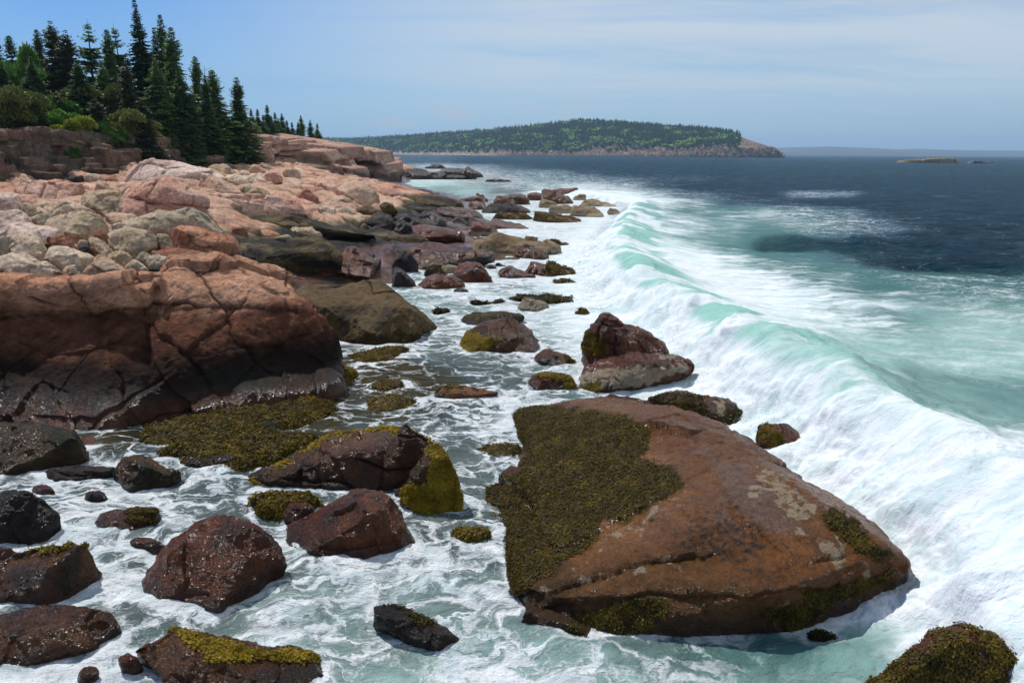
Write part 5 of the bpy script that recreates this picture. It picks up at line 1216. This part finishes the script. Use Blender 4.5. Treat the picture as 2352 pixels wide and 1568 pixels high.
skinbody('shirt', [(0, .0, .24), (0, .03, .42), (0, .05, .64), (-.19, .03, .62), (-.24, -.03, .48), (.19, .03, .62), (.24, -.03, .48)], [(0, 1), (1, 2), (2, 3), (3, 4), (2, 5), (5, 6)], [.15, .155, .155, .078, .06, .078, .06], M_shirt, pr)
skinbody('jacket', [(-.10, .06, .26), (-.11, .08, .44), (-.10, .08, .62), (-.2, .05, .62), (-.27, -.05, .44), (.11, .08, .44), (.10, .08, .62), (.2, .05, .62), (.27, -.05, .44)], [(0, 1), (1, 2), (2, 3), (3, 4), (2, 6), (6, 5), (6, 7), (7, 8)], [.11, .12, .11, .085, .065, .12, .11, .085, .065], M_navy, pr)
skinbody('trousers', [(0, 0, .15), (-.10, -.04, .15), (-.15, -.42, .41), (-.14, -.58, .12), (.10, -.04, .15), (.17, -.42, .39), (.17, -.60, .12)], [(0, 1), (1, 2), (2, 3), (0, 4), (4, 5), (5, 6)], [.145, .10, .078, .06, .10, .078, .06], M_navy, pr)
skinbody('hair', [(0, .04, .90), (0, .02, 1.0), (0, -.03, 1.06)], [(0, 1), (1, 2)], [.085, .11, .07], M_hair, pr, 1)

# ---------------------------------------------------------------- spruces
def spruce_meshes(seed, Ht, Rd, full=1.0, droop=.25, gap=0.0, lo=.04, csz=1.0, col=None):
    R_ = np.random.default_rng(seed); Q = []; 
    nw = int(44+Ht*2.4); tw = []
    for i in range(nw):
        t = lo+(1-lo)*(i+.5*R_.random())/nw; z = t*Ht
        if R_.random() < gap: continue
        prof = (1-t)**.80*(.80+.20*sin(t*9+seed))+.012; nb = int(R_.integers(4, 7)*(1 if t < .9 else .7))+1; a0 = R_.random()*6.28
        for k in range(nb):
            az_ = a0+k*2*pi/nb+R_.normal()*.25; L = Rd*prof*(.62+.62*R_.random())
            if L < .12: L = .12+.1*R_.random()
            sl = (-droop if t < .75 else .25)+R_.normal()*.10; ns = max(3, int(L/.19*full)); u = (np.arange(ns)+R_.random(ns)*.8+.25)/ns
            r = L*u; dz = sl*r+.30*droop*r*u*1.4
            P = np.stack([np.cos(az_)*r, np.sin(az_)*r, z+dz], 1); w_ = (.36*L*(1-u)**.7+.10)
            for s_ in (-1, 1, 0):
                Q.append(np.stack([P[:, 0], P[:, 1], P[:, 2], np.full(ns, az_), w_, np.full(ns, s_*1.0), np.full(ns, 1-t)], 1))
            tw.append((np.array([0, 0, z]), np.array([cos(az_)*L*.9, sin(az_)*L*.9, z+sl*L*.9+.3*droop*L]), .018+.03*(1-t)))
    Q = np.concatenate(Q); n = len(Q)
    az_ = Q[:, 3]; s_ = Q[:, 5]
    fwd = np.stack([np.cos(az_), np.sin(az_), np.zeros(n)], 1); lat = np.stack([-np.sin(az_), np.cos(az_), np.zeros(n)], 1)
    d = np.where(s_[:, None] == 0, fwd, fwd*.55+lat*s_[:, None]); d += R_.normal(size=(n, 3))*.22; d[:, 2] -= .12; d /= np.linalg.norm(d, axis=1)[:, None]
    l = np.where(s_ == 0, .30, 1)*Q[:, 4]*(.6+.7*R_.random(n))+.10; l = np.minimum(l, .75*csz)
    sd = np.cross(d, np.array([0, 0, 1.0])+R_.normal(size=(n, 3))*.45); sd /= np.linalg.norm(sd, axis=1)[:, None]+1e-6
    w_ = (l*.22+.045)[:, None]*csz; P = Q[:, :3]
    tip = P+d*l[:, None]; tip[:, 2] -= .12*l; mid = P+d*l[:, None]*.5
    V = np.stack([P, mid+sd*w_, tip, mid-sd*w_], 1).reshape(-1, 3)
    crown = mesh_np('crown', V, np.arange(n*4).reshape(-1, 4), col or M_spruce, smooth=False)
    bm = bmesh.new(); rb = Ht*.014+.05
    ring = [[bm.verts.new((cos(a)*r*(1+.1*sin(a*3)), sin(a)*r, z)) for a in np.linspace(0, 2*pi, 8)[:-1]] for z, r in ((-.8, rb*1.5), (0, rb*1.15), (Ht*.3, rb*.8), (Ht*.7, rb*.4), (Ht*.99, .015))]
    for a, b in zip(ring, ring[1:]):
        for k in range(7): bm.faces.new((a[k], a[(k+1) % 7], b[(k+1) % 7], b[k]))
    for p0, p1, r in tw:
        dr = Vector(p1-p0).normalized(); s1 = dr.orthogonal().normalized(); s2 = dr.cross(s1)
        A = [bm.verts.new(Vector(p0)+s1*r*cos(a)+s2*r*sin(a)) for a in (0, 2.1, 4.2)]; e = bm.verts.new(Vector(p1))
        for k in range(3): bm.faces.new((A[k], A[(k+1) % 3], e))
    tm = bpy.data.meshes.new('trunk'); bm.to_mesh(tm); bm.free(); tm.materials.append(M_bark)
    return crown, tm
PROT = {}
def proto(kind):
    if kind not in PROT:
        sp = {'narrow': (3, 22, 4.2, 1.2, .34, 0, .03), 'full': (5, 18, 5.8, 1.0, .28, 0, .03), 'open': (8, 18, 6.0, .85, .10, .5, .05), 'mid': (11, 16, 5.4, 1.1, .25, .05, .03), 'full2': (15, 18, 6.4, 1.1, .32, 0, .02), 'olive': (19, 16, 5.8, 1.0, .25, .05, .02), 'small': (23, 14, 6.4, .8, .25, .05, .02), 'small2': (27, 14, 5.2, .8, .2, .15, .04), 'low': (31, 9, 4.2, 1.1, .2, 0, .01)}[kind]
        PROT[kind] = (spruce_meshes(*sp, col=(M_spruce2 if kind in ('olive', 'low') else M_spruce)), sp[1], sp[2])
    return PROT[kind]
def tree(kind, px, pytop, pybase, dist, label, wid=1.0, rot=0, group='spruces on the shore', nm='spruce_tree'):
    (cr, tr), Hh, _ = proto(kind); b = PY(px, pybase, dist*K); t = PY(px, pytop, dist*K); ht = t[2]-b[2]
    gz = G(np.array([b[0]]), np.array([b[1]]))[0]
    if gz < b[2]: ht += b[2]-gz+.3; b[2] = gz-.3
    e = empty(nm, tuple(b), label, 'tree', group); e.rotation_euler.z = rot; s_ = ht/Hh; e.scale = (s_*wid, s_*wid, s_); e.rotation_euler.x = .03*sin(rot*3.1); e.rotation_euler.y = .035*cos(rot*5.3)
    link('crown', cr, e); link('trunk', tr, e); return e
def TX(x, y): return x*.3334, y*.3334
NEARTREES = [('full', 10, 185, 300, 98, 'dark spruce cut by the left edge, leftmost of the wood', 1.0), ('mid', 78, 185, 300, 104, 'spruce second from the left edge, its tip clear of the others', .9), ('small', 170, 248, 290, 112, 'short slim spruce behind the bright green maple', 1.0),
 ('mid', 340, 198, 290, 104, 'slim dark spruce between the maple and the brown-tipped spruce', .9), ('olive', 450, 148, 300, 92, 'brownish-tipped broad spruce, its crown thin at the top', .95), ('olive', 520, 205, 300, 90, 'olive spruce just right of the brown-tipped one', 1.0),
 ('open', 675, 120, 300, 98, 'open-branched spruce with sky showing between its limbs', 1.0), ('mid', 790, 200, 300, 94, 'slim spruce right of the open-branched one', .9), ('open', 905, 152, 305, 97, 'spruce left of the tallest one, with a spiky open top', .85),
 ('narrow', 1052, -4, 305, 98, 'tallest spruce, a dense narrow spire reaching the top of the view', 1.15), ('narrow', 1135, 185, 300, 104, 'dark spruce tucked against the right side of the tallest one', 1.2), ('full', 1192, 105, 300, 104, 'tall spruce with a thin forked top right of the tallest one', .75),
 ('full', 1235, 185, 306, 99, 'broad tall spruce right of the forked-top one', .95), ('mid', 1380, 385, 308, 104, 'medium spruce left of the dead snag', .95), ('full', 1430, 520, 308, 101, 'low dense spruce under the dead snag', .9),
 ('mid', 1520, 478, 310, 106, 'medium spruce right of the dead snag', 1.25), ('full', 1655, 530, 313, 108, 'last big spruce of the near wood, standing alone against the sky', 1.15),
 ('full2', 270, 390, 305, 88, 'wide dark spruce low in the left of the wood', 1.0), ('full2', 600, 400, 306, 86, 'wide dark spruce in front, below the open-branched one', 1.0), ('full2', 760, 420, 308, 88, 'wide dark spruce in front of the slim ones', 1.0), ('olive', 930, 430, 318, 84, 'olive spruce nearest the cliff edge', .9), ('full2', 1120, 400, 306, 94, 'wide dark spruce at the foot of the tallest one', .95), ('full2', 1290, 470, 308, 96, 'wide dark spruce below the broad tall one', .9), ('low', 990, 700, 328, 82, 'low olive spruce hanging over the cliff top', 1.0), ('full2', 60, 420, 300, 86, 'wide dark spruce low at the left edge', 1.0), ('low', 420, 640, 305, 82, 'bushy low spruce above the shrubs at left', 1.1), ('full2', 470, 330, 300, 110, 'dark spruce behind the brown-tipped one', 1.0), ('full2', 850, 330, 300, 112, 'dark spruce behind the slim ones', 1.0), ('low', 690, 680, 312, 80, 'bushy low spruce in front of the wide dark ones', 1.1)]
for i, (k, x, y, b_, d_, lb, wd) in enumerate(NEARTREES):
    tree(k, x*.3334, y*.3334, b_*.98 if b_ < 290 else b_, d_, lb, wd, rot=i*1.7)
FAR = [(1735, 750, 'small'), (1785, 752, 'small'), (1850, 722, 'small'), (1908, 775, 'small'), (1948, 778, 'small2'), (1988, 828, 'small'), (2022, 842, 'small'), (2055, 842, 'small'), (2088, 792, 'small2'), (2140, 823, 'small2'), (2188, 850, 'small'), (1820, 790, 'small'), (1880, 800, 'small'), (1925, 810, 'small2'), (1700, 760, 'small'), (1760, 800, 'small')]
FL = ['first', 'second', 'third', 'fourth', 'fifth', 'sixth', 'seventh', 'eighth', 'ninth', 'tenth', 'eleventh', 'twelfth', 'thirteenth', 'fourteenth', 'fifteenth', 'sixteenth']
order = sorted(range(len(FAR)), key=lambda i: FAR[i][0])
for r_, i in enumerate(order):
    x, y, k = FAR[i]; d_ = np.interp(x, [1700, 2200], [150, 205]); by = np.interp(x, [1700, 2200], [312, 326])
    lb = f'{FL[r_]} small spruce from the left in the row along the far bluff'
    tree(k, x*.3334, y*.3334, by, d_, lb, .9, rot=i*2.1, group='small spruces along the far bluff')
# dead snag
b = PY(482, 300, 103*K); t = PY(482, 152, 103*K); b[2] = G(np.array([b[0]]), np.array([b[1]]))[0]-.3; hs = t[2]-b[2]
se = empty('dead_tree', tuple(b), 'bare dead tree with a tuft at its tip among the spruces', 'tree')
bm = bmesh.new(); R_ = np.random.default_rng(4)
def limb(bm, p0, p1, r0, r1):
    d = (Vector(p1)-Vector(p0)).normalized(); a = d.orthogonal().normalized(); c = d.cross(a)
    r = [[bm.verts.new(Vector(p)+a*q_*cos(x)+c*q_*sin(x)) for x in (0, 1.26, 2.5, 3.77, 5.0)] for p, q_ in ((p0, r0), (p1, r1))]
    for k in range(5): bm.faces.new((r[0][k], r[0][(k+1) % 5], r[1][(k+1) % 5], r[1][k]))
limb(bm, (0, 0, 0), (.1, 0, hs*.6), .22, .13); limb(bm, (.1, 0, hs*.6), (.0, 0, hs), .13, .04)
me = bpy.data.meshes.new('trunk'); bm.to_mesh(me); bm.free(); me.materials.append(M_snag); link('trunk', me, se)
for k in range(14):
    z = hs*(.45+.55*k/14); a = k*2.4; bm = bmesh.new(); L = .5+.9*R_.random()+(0.4 if k > 10 else 0); limb(bm, (0, 0, z), (cos(a)*L, sin(a)*L, z+.25*L), .04, .012); limb(bm, (cos(a)*L*.6, sin(a)*L*.6, z+.15*L), (cos(a+.6)*L, sin(a+.6)*L, z+.4*L), .02, .01)
    me = bpy.data.meshes.new('branch'); bm.to_mesh(me); bm.free(); me.materials.append(M_snag); link('branch', me, se)

# ---------------------------------------------------------------- broadleaf tree and shrubs
def leafball(name, seed, R3, n, size, mat, flat=.75, parent=None):
    R_ = np.random.default_rng(seed); nb = 14
    cen = R_.normal(size=(nb, 3))*np.array(R3)*.42; cen[:, 2] = np.abs(cen[:, 2])*.9+R3[2]*.12; rad_ = (.32+.25*R_.random(nb))
    k = R_.integers(0, nb, n); u = R_.normal(size=(n, 3)); u /= np.linalg.norm(u, axis=1)[:, None]; u[:, 2] = np.abs(u[:, 2])*.9-.15
    P = cen[k]+u*rad_[k][:, None]*np.array(R3)*(.72+.35*R_.random((n, 1)))
    P[:, 2] = np.maximum(P[:, 2], .0)
    d = u+R_.normal(size=(n, 3))*.7; d /= np.linalg.norm(d, axis=1)[:, None]; s1 = np.cross(d, R_.normal(size=(n, 3))); s1 /= np.linalg.norm(s1, axis=1)[:, None]+1e-6
    l = size*(.6+.8*R_.random((n, 1)))
    V = np.stack([P, P+d*l*.5+s1*l*.32, P+d*l, P+d*l*.5-s1*l*.32], 1).reshape(-1, 3)
    return mesh_np(name, V, np.arange(n*4).reshape(-1, 4), mat, smooth=False)
def stemmesh(seed, h, n=7, spread=.6):
    R_ = np.random.default_rng(seed); bm = bmesh.new()
    for k in range(n):
        a = R_.random()*6.28; limb(bm, (R_.normal()*.1, R_.normal()*.1, -.4), (cos(a)*spread*h, sin(a)*spread*h, h*.85), .05, .012)
    me = bpy.data.meshes.new('stem'); bm.to_mesh(me); bm.free(); me.materials.append(M_bark); return me
SH = {}
def shrub(kind, px, py_top, py_base, dist, wpx, label, mat, grp='shrubs on the cliff top', nm='shrub', n=9000, size=.34):
    b = PY(px, py_base, dist*K); t = PY(px, py_top, dist*K); h = max(.6, t[2]-b[2]); gz = G(np.array([b[0]]), np.array([b[1]]))[0]
    r = wpx/2/F0*dist*K
    if kind not in SH: SH[kind] = (leafball('foliage', len(SH)*7+3, (1.25, 1.0, 1.0), n, size/2.5, mat), stemmesh(len(SH)+5, 1.0))
    f, s_ = SH[kind]; e = empty(nm, tuple(b), label, 'tree' if nm == 'maple_tree' else 'shrub', grp); e.scale = (r, r*.9, h*1.08); e.rotation_euler.z = 0
    link('foliage' if nm != 'maple_tree' else 'crown', f, e); link('stem' if nm != 'maple_tree' else 'trunk', s_, e); return e
shrub('maple', 82, 138, 265, 94, 90, 'bright green maple standing among the spruces at left', M_green, grp=None, nm='maple_tree', n=16000, size=.26)
shrub('maple2', 30, 176, 275, 89, 90, 'smaller green birch left of the maple', M_green, grp=None, nm='birch_tree', n=12000, size=.26)
SHR = [('olive', 18, 232, 296, 74, 90, 'olive brown heath bush at the left edge of the cliff top', M_olive), ('olive', 68, 240, 292, 77, 80, 'olive brown heath bush second from the left edge', M_olive), ('green', 62, 222, 268, 84, 80, 'bright green bush behind the heath bushes', M_green), ('green', 110, 235, 285, 82, 90, 'bright green bush behind the pale boulders', M_green), ('green', 132, 262, 302, 78, 70, 'dark green bush beside the yellow-green one', M_green),
 ('yellow', 184, 275, 310, 77, 66, 'yellow-green rounded bush on the brow of the cliff', M_yel), ('green', 232, 284, 312, 80, 50, 'green bush right of the yellow-green one', M_green), ('olive', 285, 276, 325, 82, 76, 'dark olive bush hanging over the cliff top', M_olive), ('green', 250, 300, 328, 80, 60, 'low green bush between the two cliff-top slabs', M_green), ('olive', 330, 292, 324, 84, 60, 'olive bush at the foot of the tallest spruce', M_olive),
 ('green', 372, 284, 308, 98, 64, 'green bush below the forked-top spruce', M_green), ('green', 425, 288, 313, 102, 76, 'long green bush on the bluff under the spruces', M_green), ('olive', 405, 286, 311, 106, 90, 'olive bush behind the long green one', M_olive), ('green', 488, 292, 318, 104, 44, 'round green bush at the end of the shrub belt', M_green), ('olive', 530, 292, 304, 116, 60, 'greyish low bush under the last big spruce', M_olive), ('olive', 560, 295, 306, 124, 50, 'olive low bush at the edge of the pink bluff', M_olive),
 ('green', 352, 334, 354, 101, 26, 'tuft of green growing from a crack in the tan cliff', M_green), ('green', 365, 330, 346, 102, 14, 'small upright green tuft beside the crack in the tan cliff', M_green), ('green', 160, 342, 372, 74, 34, 'green plants hanging in a cleft of the cliff', M_green), ('green', 78, 320, 340, 72, 26, 'small green plant high on the left cliff', M_green), ('green', 185, 388, 400, 73, 14, 'tiny bright plant low on the cliff', M_green), ('green', 131, 376, 386, 71, 8, 'tiniest bright plant at the cliff foot', M_green), ('green', 482, 380, 385, 98, 6, 'tiny weed in a crack of the pink rock', M_green), ('olive', 170, 222, 268, 88, 100, 'dark olive thicket under the brown-tipped spruce', M_olive), ('olive', 250, 225, 285, 88, 90, 'dark olive thicket under the open-branched spruce', M_olive)]
for a in SHR: shrub(*a)
me = None
# ---------------------------------------------------------------- headland across the bay
SKY = [(600, 322), (745, 322), (800, 322), (900, 318), (1000, 311), (1130, 304), (1290, 289), (1330, 284), (1400, 287), (1500, 296), (1600, 305), (1660, 311), (1690, 317), (1720, 327), (1760, 338), (1780, 346), (1800, 358)]
nxh, nyh = 420, 60
xs = np.linspace(600, 1803, nxh); tt = np.linspace(0, 1, nyh)
XX, TT = np.meshgrid(xs, tt); hy = 350.5+(XX-1176)*.0061
sky_y = np.interp(XX, [s_[0] for s_ in SKY], [s_[1] for s_ in SKY])
D0 = np.interp(XX, [600, 900, 1150, 1500, 1803], [4000, 3700, 3000, 2850, 2750])
DD = D0+TT*np.interp(XX, [600, 1500, 1803], [900, 500, 150])
zt = (hy-sky_y)/F0*(D0+900*.6)*1.0+H
n = fbm(np.stack([XX.ravel()/40, TT.ravel()*3, np.zeros(XX.size)], 1), 4).reshape(XX.shape)
strip = np.interp(XX, [600, 1150, 1250, 1420, 1550, 1650, 1803], [2, 3, 7, 13, 27, 33, 34])        # height of the bare rock strip
prof = np.where(TT < .06, TT/.06*strip*1.0, strip+(np.maximum(zt, strip)-strip)*np.clip((TT-.06)/.94, 0, 1)**.62)
prof = np.minimum(prof, np.maximum(zt, 0)+2); Zh = prof*(1+.05*n)-3*(TT == 0)
ZZ = Zh+ (TT < .5)*(fbm(np.stack([XX.ravel()/7, TT.ravel()*30, np.ones(XX.size)], 1), 4).reshape(XX.shape))*np.minimum(14, strip*.6)*sstep(1150, 1220, XX)
Vh = PY(XX.ravel(), np.full(XX.size, 355.0), DD.ravel()); Vh[:, 2] = ZZ.ravel()
ii = (np.arange(nyh-1)[:, None]*nxh+np.arange(nxh-1)[None, :]).ravel()
me = mesh_np('headland', Vh, np.stack([ii, ii+1, ii+nxh+1, ii+nxh], 1))
n1 = fbm(Vh/28, 4); n2 = fbm(Vh/9+3, 3); t = t_(n1+n2*.6); col = np.array((.33, .25, .16))*(1-t)+np.array((.17, .11, .08))*t
lowd = sstep(9, 2, Vh[:, 2]+6*n2)[:, None]; col = col*(1-lowd)+np.array((.05, .04, .035))*lowd
bch = (sstep(1180, 1100, XX.ravel())*sstep(14, 8, Vh[:, 2]))[:, None]; col = col*(1-bch)+np.array((.40, .33, .25))*bch
gr = sstep(0, .1, TT.ravel()-.07)*(XX.ravel() < 1690); gr = np.maximum(gr*.8, 0)[:, None]; col = col*(1-gr)+np.array((.04, .055, .02))*gr
setcol(me, 'Col', col); aux = np.zeros((len(Vh), 3)); setcol(me, 'Aux', aux)
mh, nt, b = newmat('far_rock'); at = nt.node('ShaderNodeAttribute', attribute_name='Col'); tc = nt.node('ShaderNodeTexCoord').outputs['Object']
nz = nt.noise(tc, .12, 6, .7); nt.l.new(nt.mix(1.0, at.outputs['Color'], nt.mix(nt.ramp(nz, .36, .66), (.12, .12, .12), (1.5, 1.5, 1.5)), 'MULTIPLY'), b.inputs['Base Color']); b.inputs['Roughness'].default_value = .95
nt.l.new(nt.bump(nz, 9.0, 1.0), b.inputs['Normal']); me.materials.append(mh)
tag(link('headland', me), kind='structure')
# its wood: thousands of far trees read as one mass
R_ = np.random.default_rng(77); NTR = 14000
tx = 600+1100*R_.random(NTR); ty = .07+.95*R_.random(NTR)**.8; ty = np.minimum(ty, 1)
fx = (tx-600)/(1803-600)*(nxh-1); fy_ = ty*(nyh-1); ix = np.clip(fx.astype(int), 0, nxh-2); iy = np.clip(fy_.astype(int), 0, nyh-2)
Vg = Vh.reshape(nyh, nxh, 3); a_ = (fx-ix)[:, None]; b_ = (fy_-iy)[:, None]
Pt = (Vg[iy, ix]*(1-a_)+Vg[iy, ix+1]*a_)*(1-b_)+(Vg[iy+1, ix]*(1-a_)+Vg[iy+1, ix+1]*a_)*b_
cl = fbm(Pt/70+5, 3)+.25*fbm(Pt/15, 2)
bare = (fbm(Pt/45+50, 3) > .30) & (tx > 1150) & (tx < 1560); edge = (tx > 1640+20*R_.normal(size=NTR)) & (Pt[:, 2] > 0) & (R_.random(NTR) < .3)
ok = ~(bare & (R_.random(NTR) < .93)) & ~edge & (tx < 1698) & (Pt[:, 2] > np.interp(tx, [600, 1150, 1250, 1420, 1550, 1690], [4, 5, 12, 22, 36, 36])*(.35+.5*R_.random(NTR))); Pt = Pt[ok]; cl = cl[ok]; n = len(Pt)
con = (cl < .12) | (R_.random(n) < .2)
def merged(name, P, con, hs, rs, kind):
    n = len(P); sides = 6; rings = [(0.04, .75), (.34, 1.0), (.36, .62), (.66, .62), (.68, .34), (1.0, .02)] if kind == 'c' else [(.12, .45), (.35, 1.0), (.65, 1.05), (.88, .72), (1.0, .15)]
    R2 = np.random.default_rng(len(P)); Vv = []; 
    for z, r in rings:
        a = np.arange(sides)/sides*2*pi+R2.random((n, 1))*6
        rr = rs[:, None]*r*(.7+.6*R2.random((n, sides)))
        Vv.append(np.stack([P[:, 0:1]+np.cos(a)*rr, P[:, 1:2]+np.sin(a)*rr, P[:, 2:3]-1+(z*hs)[:, None]+R2.normal(size=(n, sides))*.05*hs[:, None]*(z < 1)], 2))
    Vv = np.stack(Vv, 1); m_ = len(rings); base_ = (np.arange(n)*m_*sides)[:, None]; F_ = []
    for k in range(m_-1):
        for j in range(sides): F_.append(np.stack([base_[:, 0]+k*sides+j, base_[:, 0]+k*sides+(j+1) % sides, base_[:, 0]+(k+1)*sides+(j+1) % sides, base_[:, 0]+(k+1)*sides+j], 1))
    return Vv.reshape(-1, 3), np.concatenate(F_)
hs = np.where(con, 12+15*R_.random(n)**2, 9+6*R_.random(n)); rs = np.where(con, 3.2+1.8*R_.random(n), 4.5+3*R_.random(n))
Va, Fa = merged('c', Pt[con], con, hs[con], rs[con], 'c'); Vb, Fb = merged('d', Pt[~con], con, hs[~con], rs[~con], 'd')
me = mesh_np('far_wood', np.concatenate([Va, Vb]), np.concatenate([Fa, Fb+len(Va)]), smooth=False)
n1 = fbm(Va/22, 2); n2 = fbm(Vb/14, 2)
ca = np.array((.036, .085, .022))*(.6+.9*t_(n1)); cb = np.array((.12, .25, .035))*(.6+.9*t_(n2)); setcol(me, 'Col', np.concatenate([ca, cb]))
mf, nt, b = newmat('far_foliage'); at = nt.node('ShaderNodeAttribute', attribute_name='Col'); nt.l.new(at.outputs['Color'], b.inputs['Base Color']); b.inputs['Roughness'].default_value = .9; me.materials.append(mf)
tag(link('far_wood', me), 'dense spruce and maple wood covering the headland across the bay', 'forest', kind='stuff')
# blue hills beyond
def hills(name, pts, D, dep, seed):
    xs = np.linspace(pts[0][0], pts[-1][0], 260); ys = np.interp(xs, [p[0] for p in pts], [p[1] for p in pts]); V = []
    for t, f in ((0, -.02), (.3, .55), (.6, .9), (1, 1.0), (1.6, .6)):
        P = PY(xs, np.full(260, 354.0), np.full(260, D+dep*t)); hy = 350.5+(xs-1176)*.0061; z = (hy-ys)/F0*(D+dep)+H; P[:, 2] = z*f*(1+.03*fbm(P/500+seed, 4)); V.append(P)
    V = np.concatenate(V); ii = (np.arange(4)[:, None]*260+np.arange(259)[None, :]).ravel()
    me = mesh_np(name, V, np.stack([ii, ii+1, ii+261, ii+260], 1)); c = np.array((.05, .065, .03))*(.7+.6*t_(fbm(V/400+seed, 4))); setcol(me, 'Col', c); me.materials.append(mf)
    return tag(link(name, me), kind='structure')
hills('far_hills', [(1690, 345), (1795, 340), (1900, 337.5), (2000, 341), (2060, 344), (2120, 343), (2200, 346), (2352, 346.5), (2500, 348), (2800, 350)], 12500, 1800, 3)
hills('far_shore', [(1750, 352), (1830, 349), (1900, 347), (2000, 348), (2120, 350), (2200, 353), (2300, 354), (2600, 356)], 10500, 800, 9)
# skerries
def skerry(s_, lb, D_, sty):
    P = cv_('P', parse(s_)); P = [(p[0], p[1]) for p in P]; pts = []
    for a, b in P:
        pts.append(PY(a, b, D_)); q = PY(a+(P[0][0]-a)*.05, b+2.2, D_+18); pts.append(q); q2 = q.copy(); q2[1] = D_; q2[2] = -2; pts.append(q2)
    rock('skerry', lb, 'islet', sty, [(np.array(pts), D_)], sm=1, jag=1.2, vox=1.1)
skerry('2045,371 2060,368.5 2090,365.5 2130,364.5 2190,364.5 2204,367.5 2203,371.5', 'long low tan islet out at sea on the right', 1250, 'yellow')
skerry('2218,372 2230,370 2255,370.5 2282,372', 'low dark rock awash right of the tan islet', 1230, 'dark')
# lobster buoys
Mw = mat_plain('white_paint', (.8, .8, .78), .5); Mo = mat_plain('orange_paint', (.8, .22, .06), .5)
def buoy(px, py, col, lb):
    b = PZ(px, py, .15); s_ = max(.25, b[1]/1400); bm = bmesh.new(); prof = [(-.5, .0), (-.45, .22), (-.1, .3), (.25, .28), (.55, .12), (.6, .04), (1.25, .035), (1.27, 0)]
    ring = [[bm.verts.new((cos(a)*r*s_, sin(a)*r*s_, z*s_)) for a in np.linspace(0, 2*pi, 13)[:-1]] for z, r in prof]
    for a, c in zip(ring, ring[1:]):
        for k in range(12): bm.faces.new((a[k], a[(k+1) % 12], c[(k+1) % 12], c[k]))
    me = bpy.data.meshes.new('buoy'); bm.to_mesh(me); bm.free(); me.materials.append(col); o = link('fishing_buoy', me, None, tuple(b)); tag(o, lb, 'buoy', 'fishing buoys on the open sea')
buoy(1653, 438, Mo, 'orange buoy beside the pale foam slick'); buoy(1571, 375, Mw, 'white buoy left of centre below the headland'); buoy(1896, 382.5, Mw, 'white buoy below the tip of the headland')
buoy(1800, 381, Mw, 'white buoy left of the tip of the headland'); buoy(2177, 398, Mw, 'white buoy below the tan islet'); buoy(2271, 392, Mw, 'white buoy nearest the right edge')
print('far', time.time()-T0)
# ---------------------------------------------------------------- the air between here and the blue hills
bm = bmesh.new(); bmesh.ops.create_cube(bm, size=1); me = bpy.data.meshes.new('haze'); bm.to_mesh(me); bm.free()
mz = bpy.data.materials.new('air'); mz.use_nodes = True; nt = NT(mz.node_tree); nt.n.remove(nt.n['Principled BSDF'])
pv = nt.n.new('ShaderNodeVolumePrincipled'); pv.inputs['Color'].default_value = (.48, .70, 1, 1); pv.inputs['Density'].default_value = 6.0e-5; pv.inputs['Anisotropy'].default_value = .2
nt.l.new(pv.outputs[0], nt.n['Material Output'].inputs['Volume']); me.materials.append(mz)
o = link('haze', me, None, (0, 9000, 140)); o.scale = (30000, 22000, 420); tag(o, kind='stuff'); o['label'] = 'thin blue sea haze'
# ---------------------------------------------------------------- spray thrown up along the breaker
R_ = np.random.default_rng(99)
def drops(n, t, s0, hgt, size):
    i = np.clip((t*(len(cs)-1)).astype(int), 0, len(cs)-2); f = (t*(len(cs)-1)-i)[:, None]; p = cs[i]*(1-f)+cs[i+1]*f
    d = cs[i+1, :2]-cs[i, :2]; d /= np.linalg.norm(d, axis=1)[:, None]; nn = np.stack([d[:, 1], -d[:, 0]], 1)
    tst = crestfield(p[:, 0]+nn[:, 0], p[:, 1]+nn[:, 1])[0]*SG; nn *= -np.sign(tst)[:, None]      # towards the shore
    hb = p[:, 2]*np.exp(-(np.maximum(s0, 0)/2.7)**2.2)
    P = np.stack([p[:, 0]+nn[:, 0]*s0, p[:, 1]+nn[:, 1]*s0, hb+hgt], 1)
    return P
N_ = 90000
t = .16+.84*R_.random(N_)**.8; cl = np.clip(.5+1.6*fbm(np.stack([t*26, t*0, t*0+4.2], 1), 3), .04, 1.6)
s0 = R_.gamma(2.2, .7, N_)+2.3; hgt = R_.exponential(.22, N_)*cl+.02
P = drops(N_, t, s0, hgt, None); P += R_.normal(size=P.shape)*np.array([.12, .12, .05])
sz = (.008+.014*R_.random(N_)**3)*np.clip(P[:, 1]/30, .6, 2.0)
T4 = np.array([(1, 1, 1), (1, -1, -1), (-1, 1, -1), (-1, -1, 1)], float)*.6
VV = (P[:, None, :]+T4[None]*sz[:, None, None]*(1+.5*R_.normal(size=(N_, 4, 1)))).reshape(-1, 3)
b4 = (np.arange(N_)*4)[:, None]; Fq = np.concatenate([b4+np.array(x) for x in ((0, 1, 2), (0, 3, 1), (0, 2, 3), (1, 3, 2))])
ms, nt, b = newmat('spray'); b.inputs['Base Color'].default_value = (.74, .77, .79, 1); b.inputs['Roughness'].default_value = .6
tr = nt.node('ShaderNodeBsdfTranslucent'); tr.inputs[0].default_value = (.74, .77, .79, 1); mx = nt.node('ShaderNodeMixShader'); mx.inputs[0].default_value = .4
nt.l.new(b.outputs[0], mx.inputs[1]); nt.l.new(tr.outputs[0], mx.inputs[2]); nt.l.new(mx.outputs[0], nt.n['Material Output'].inputs[0])
me = mesh_np('sea_spray', VV, Fq, ms, smooth=False)
tag(link('sea_spray', me), 'white spray flung off the breaking wave', 'spray', kind='stuff')
print('script time', time.time()-T0, 'objs', len(bpy.data.objects))
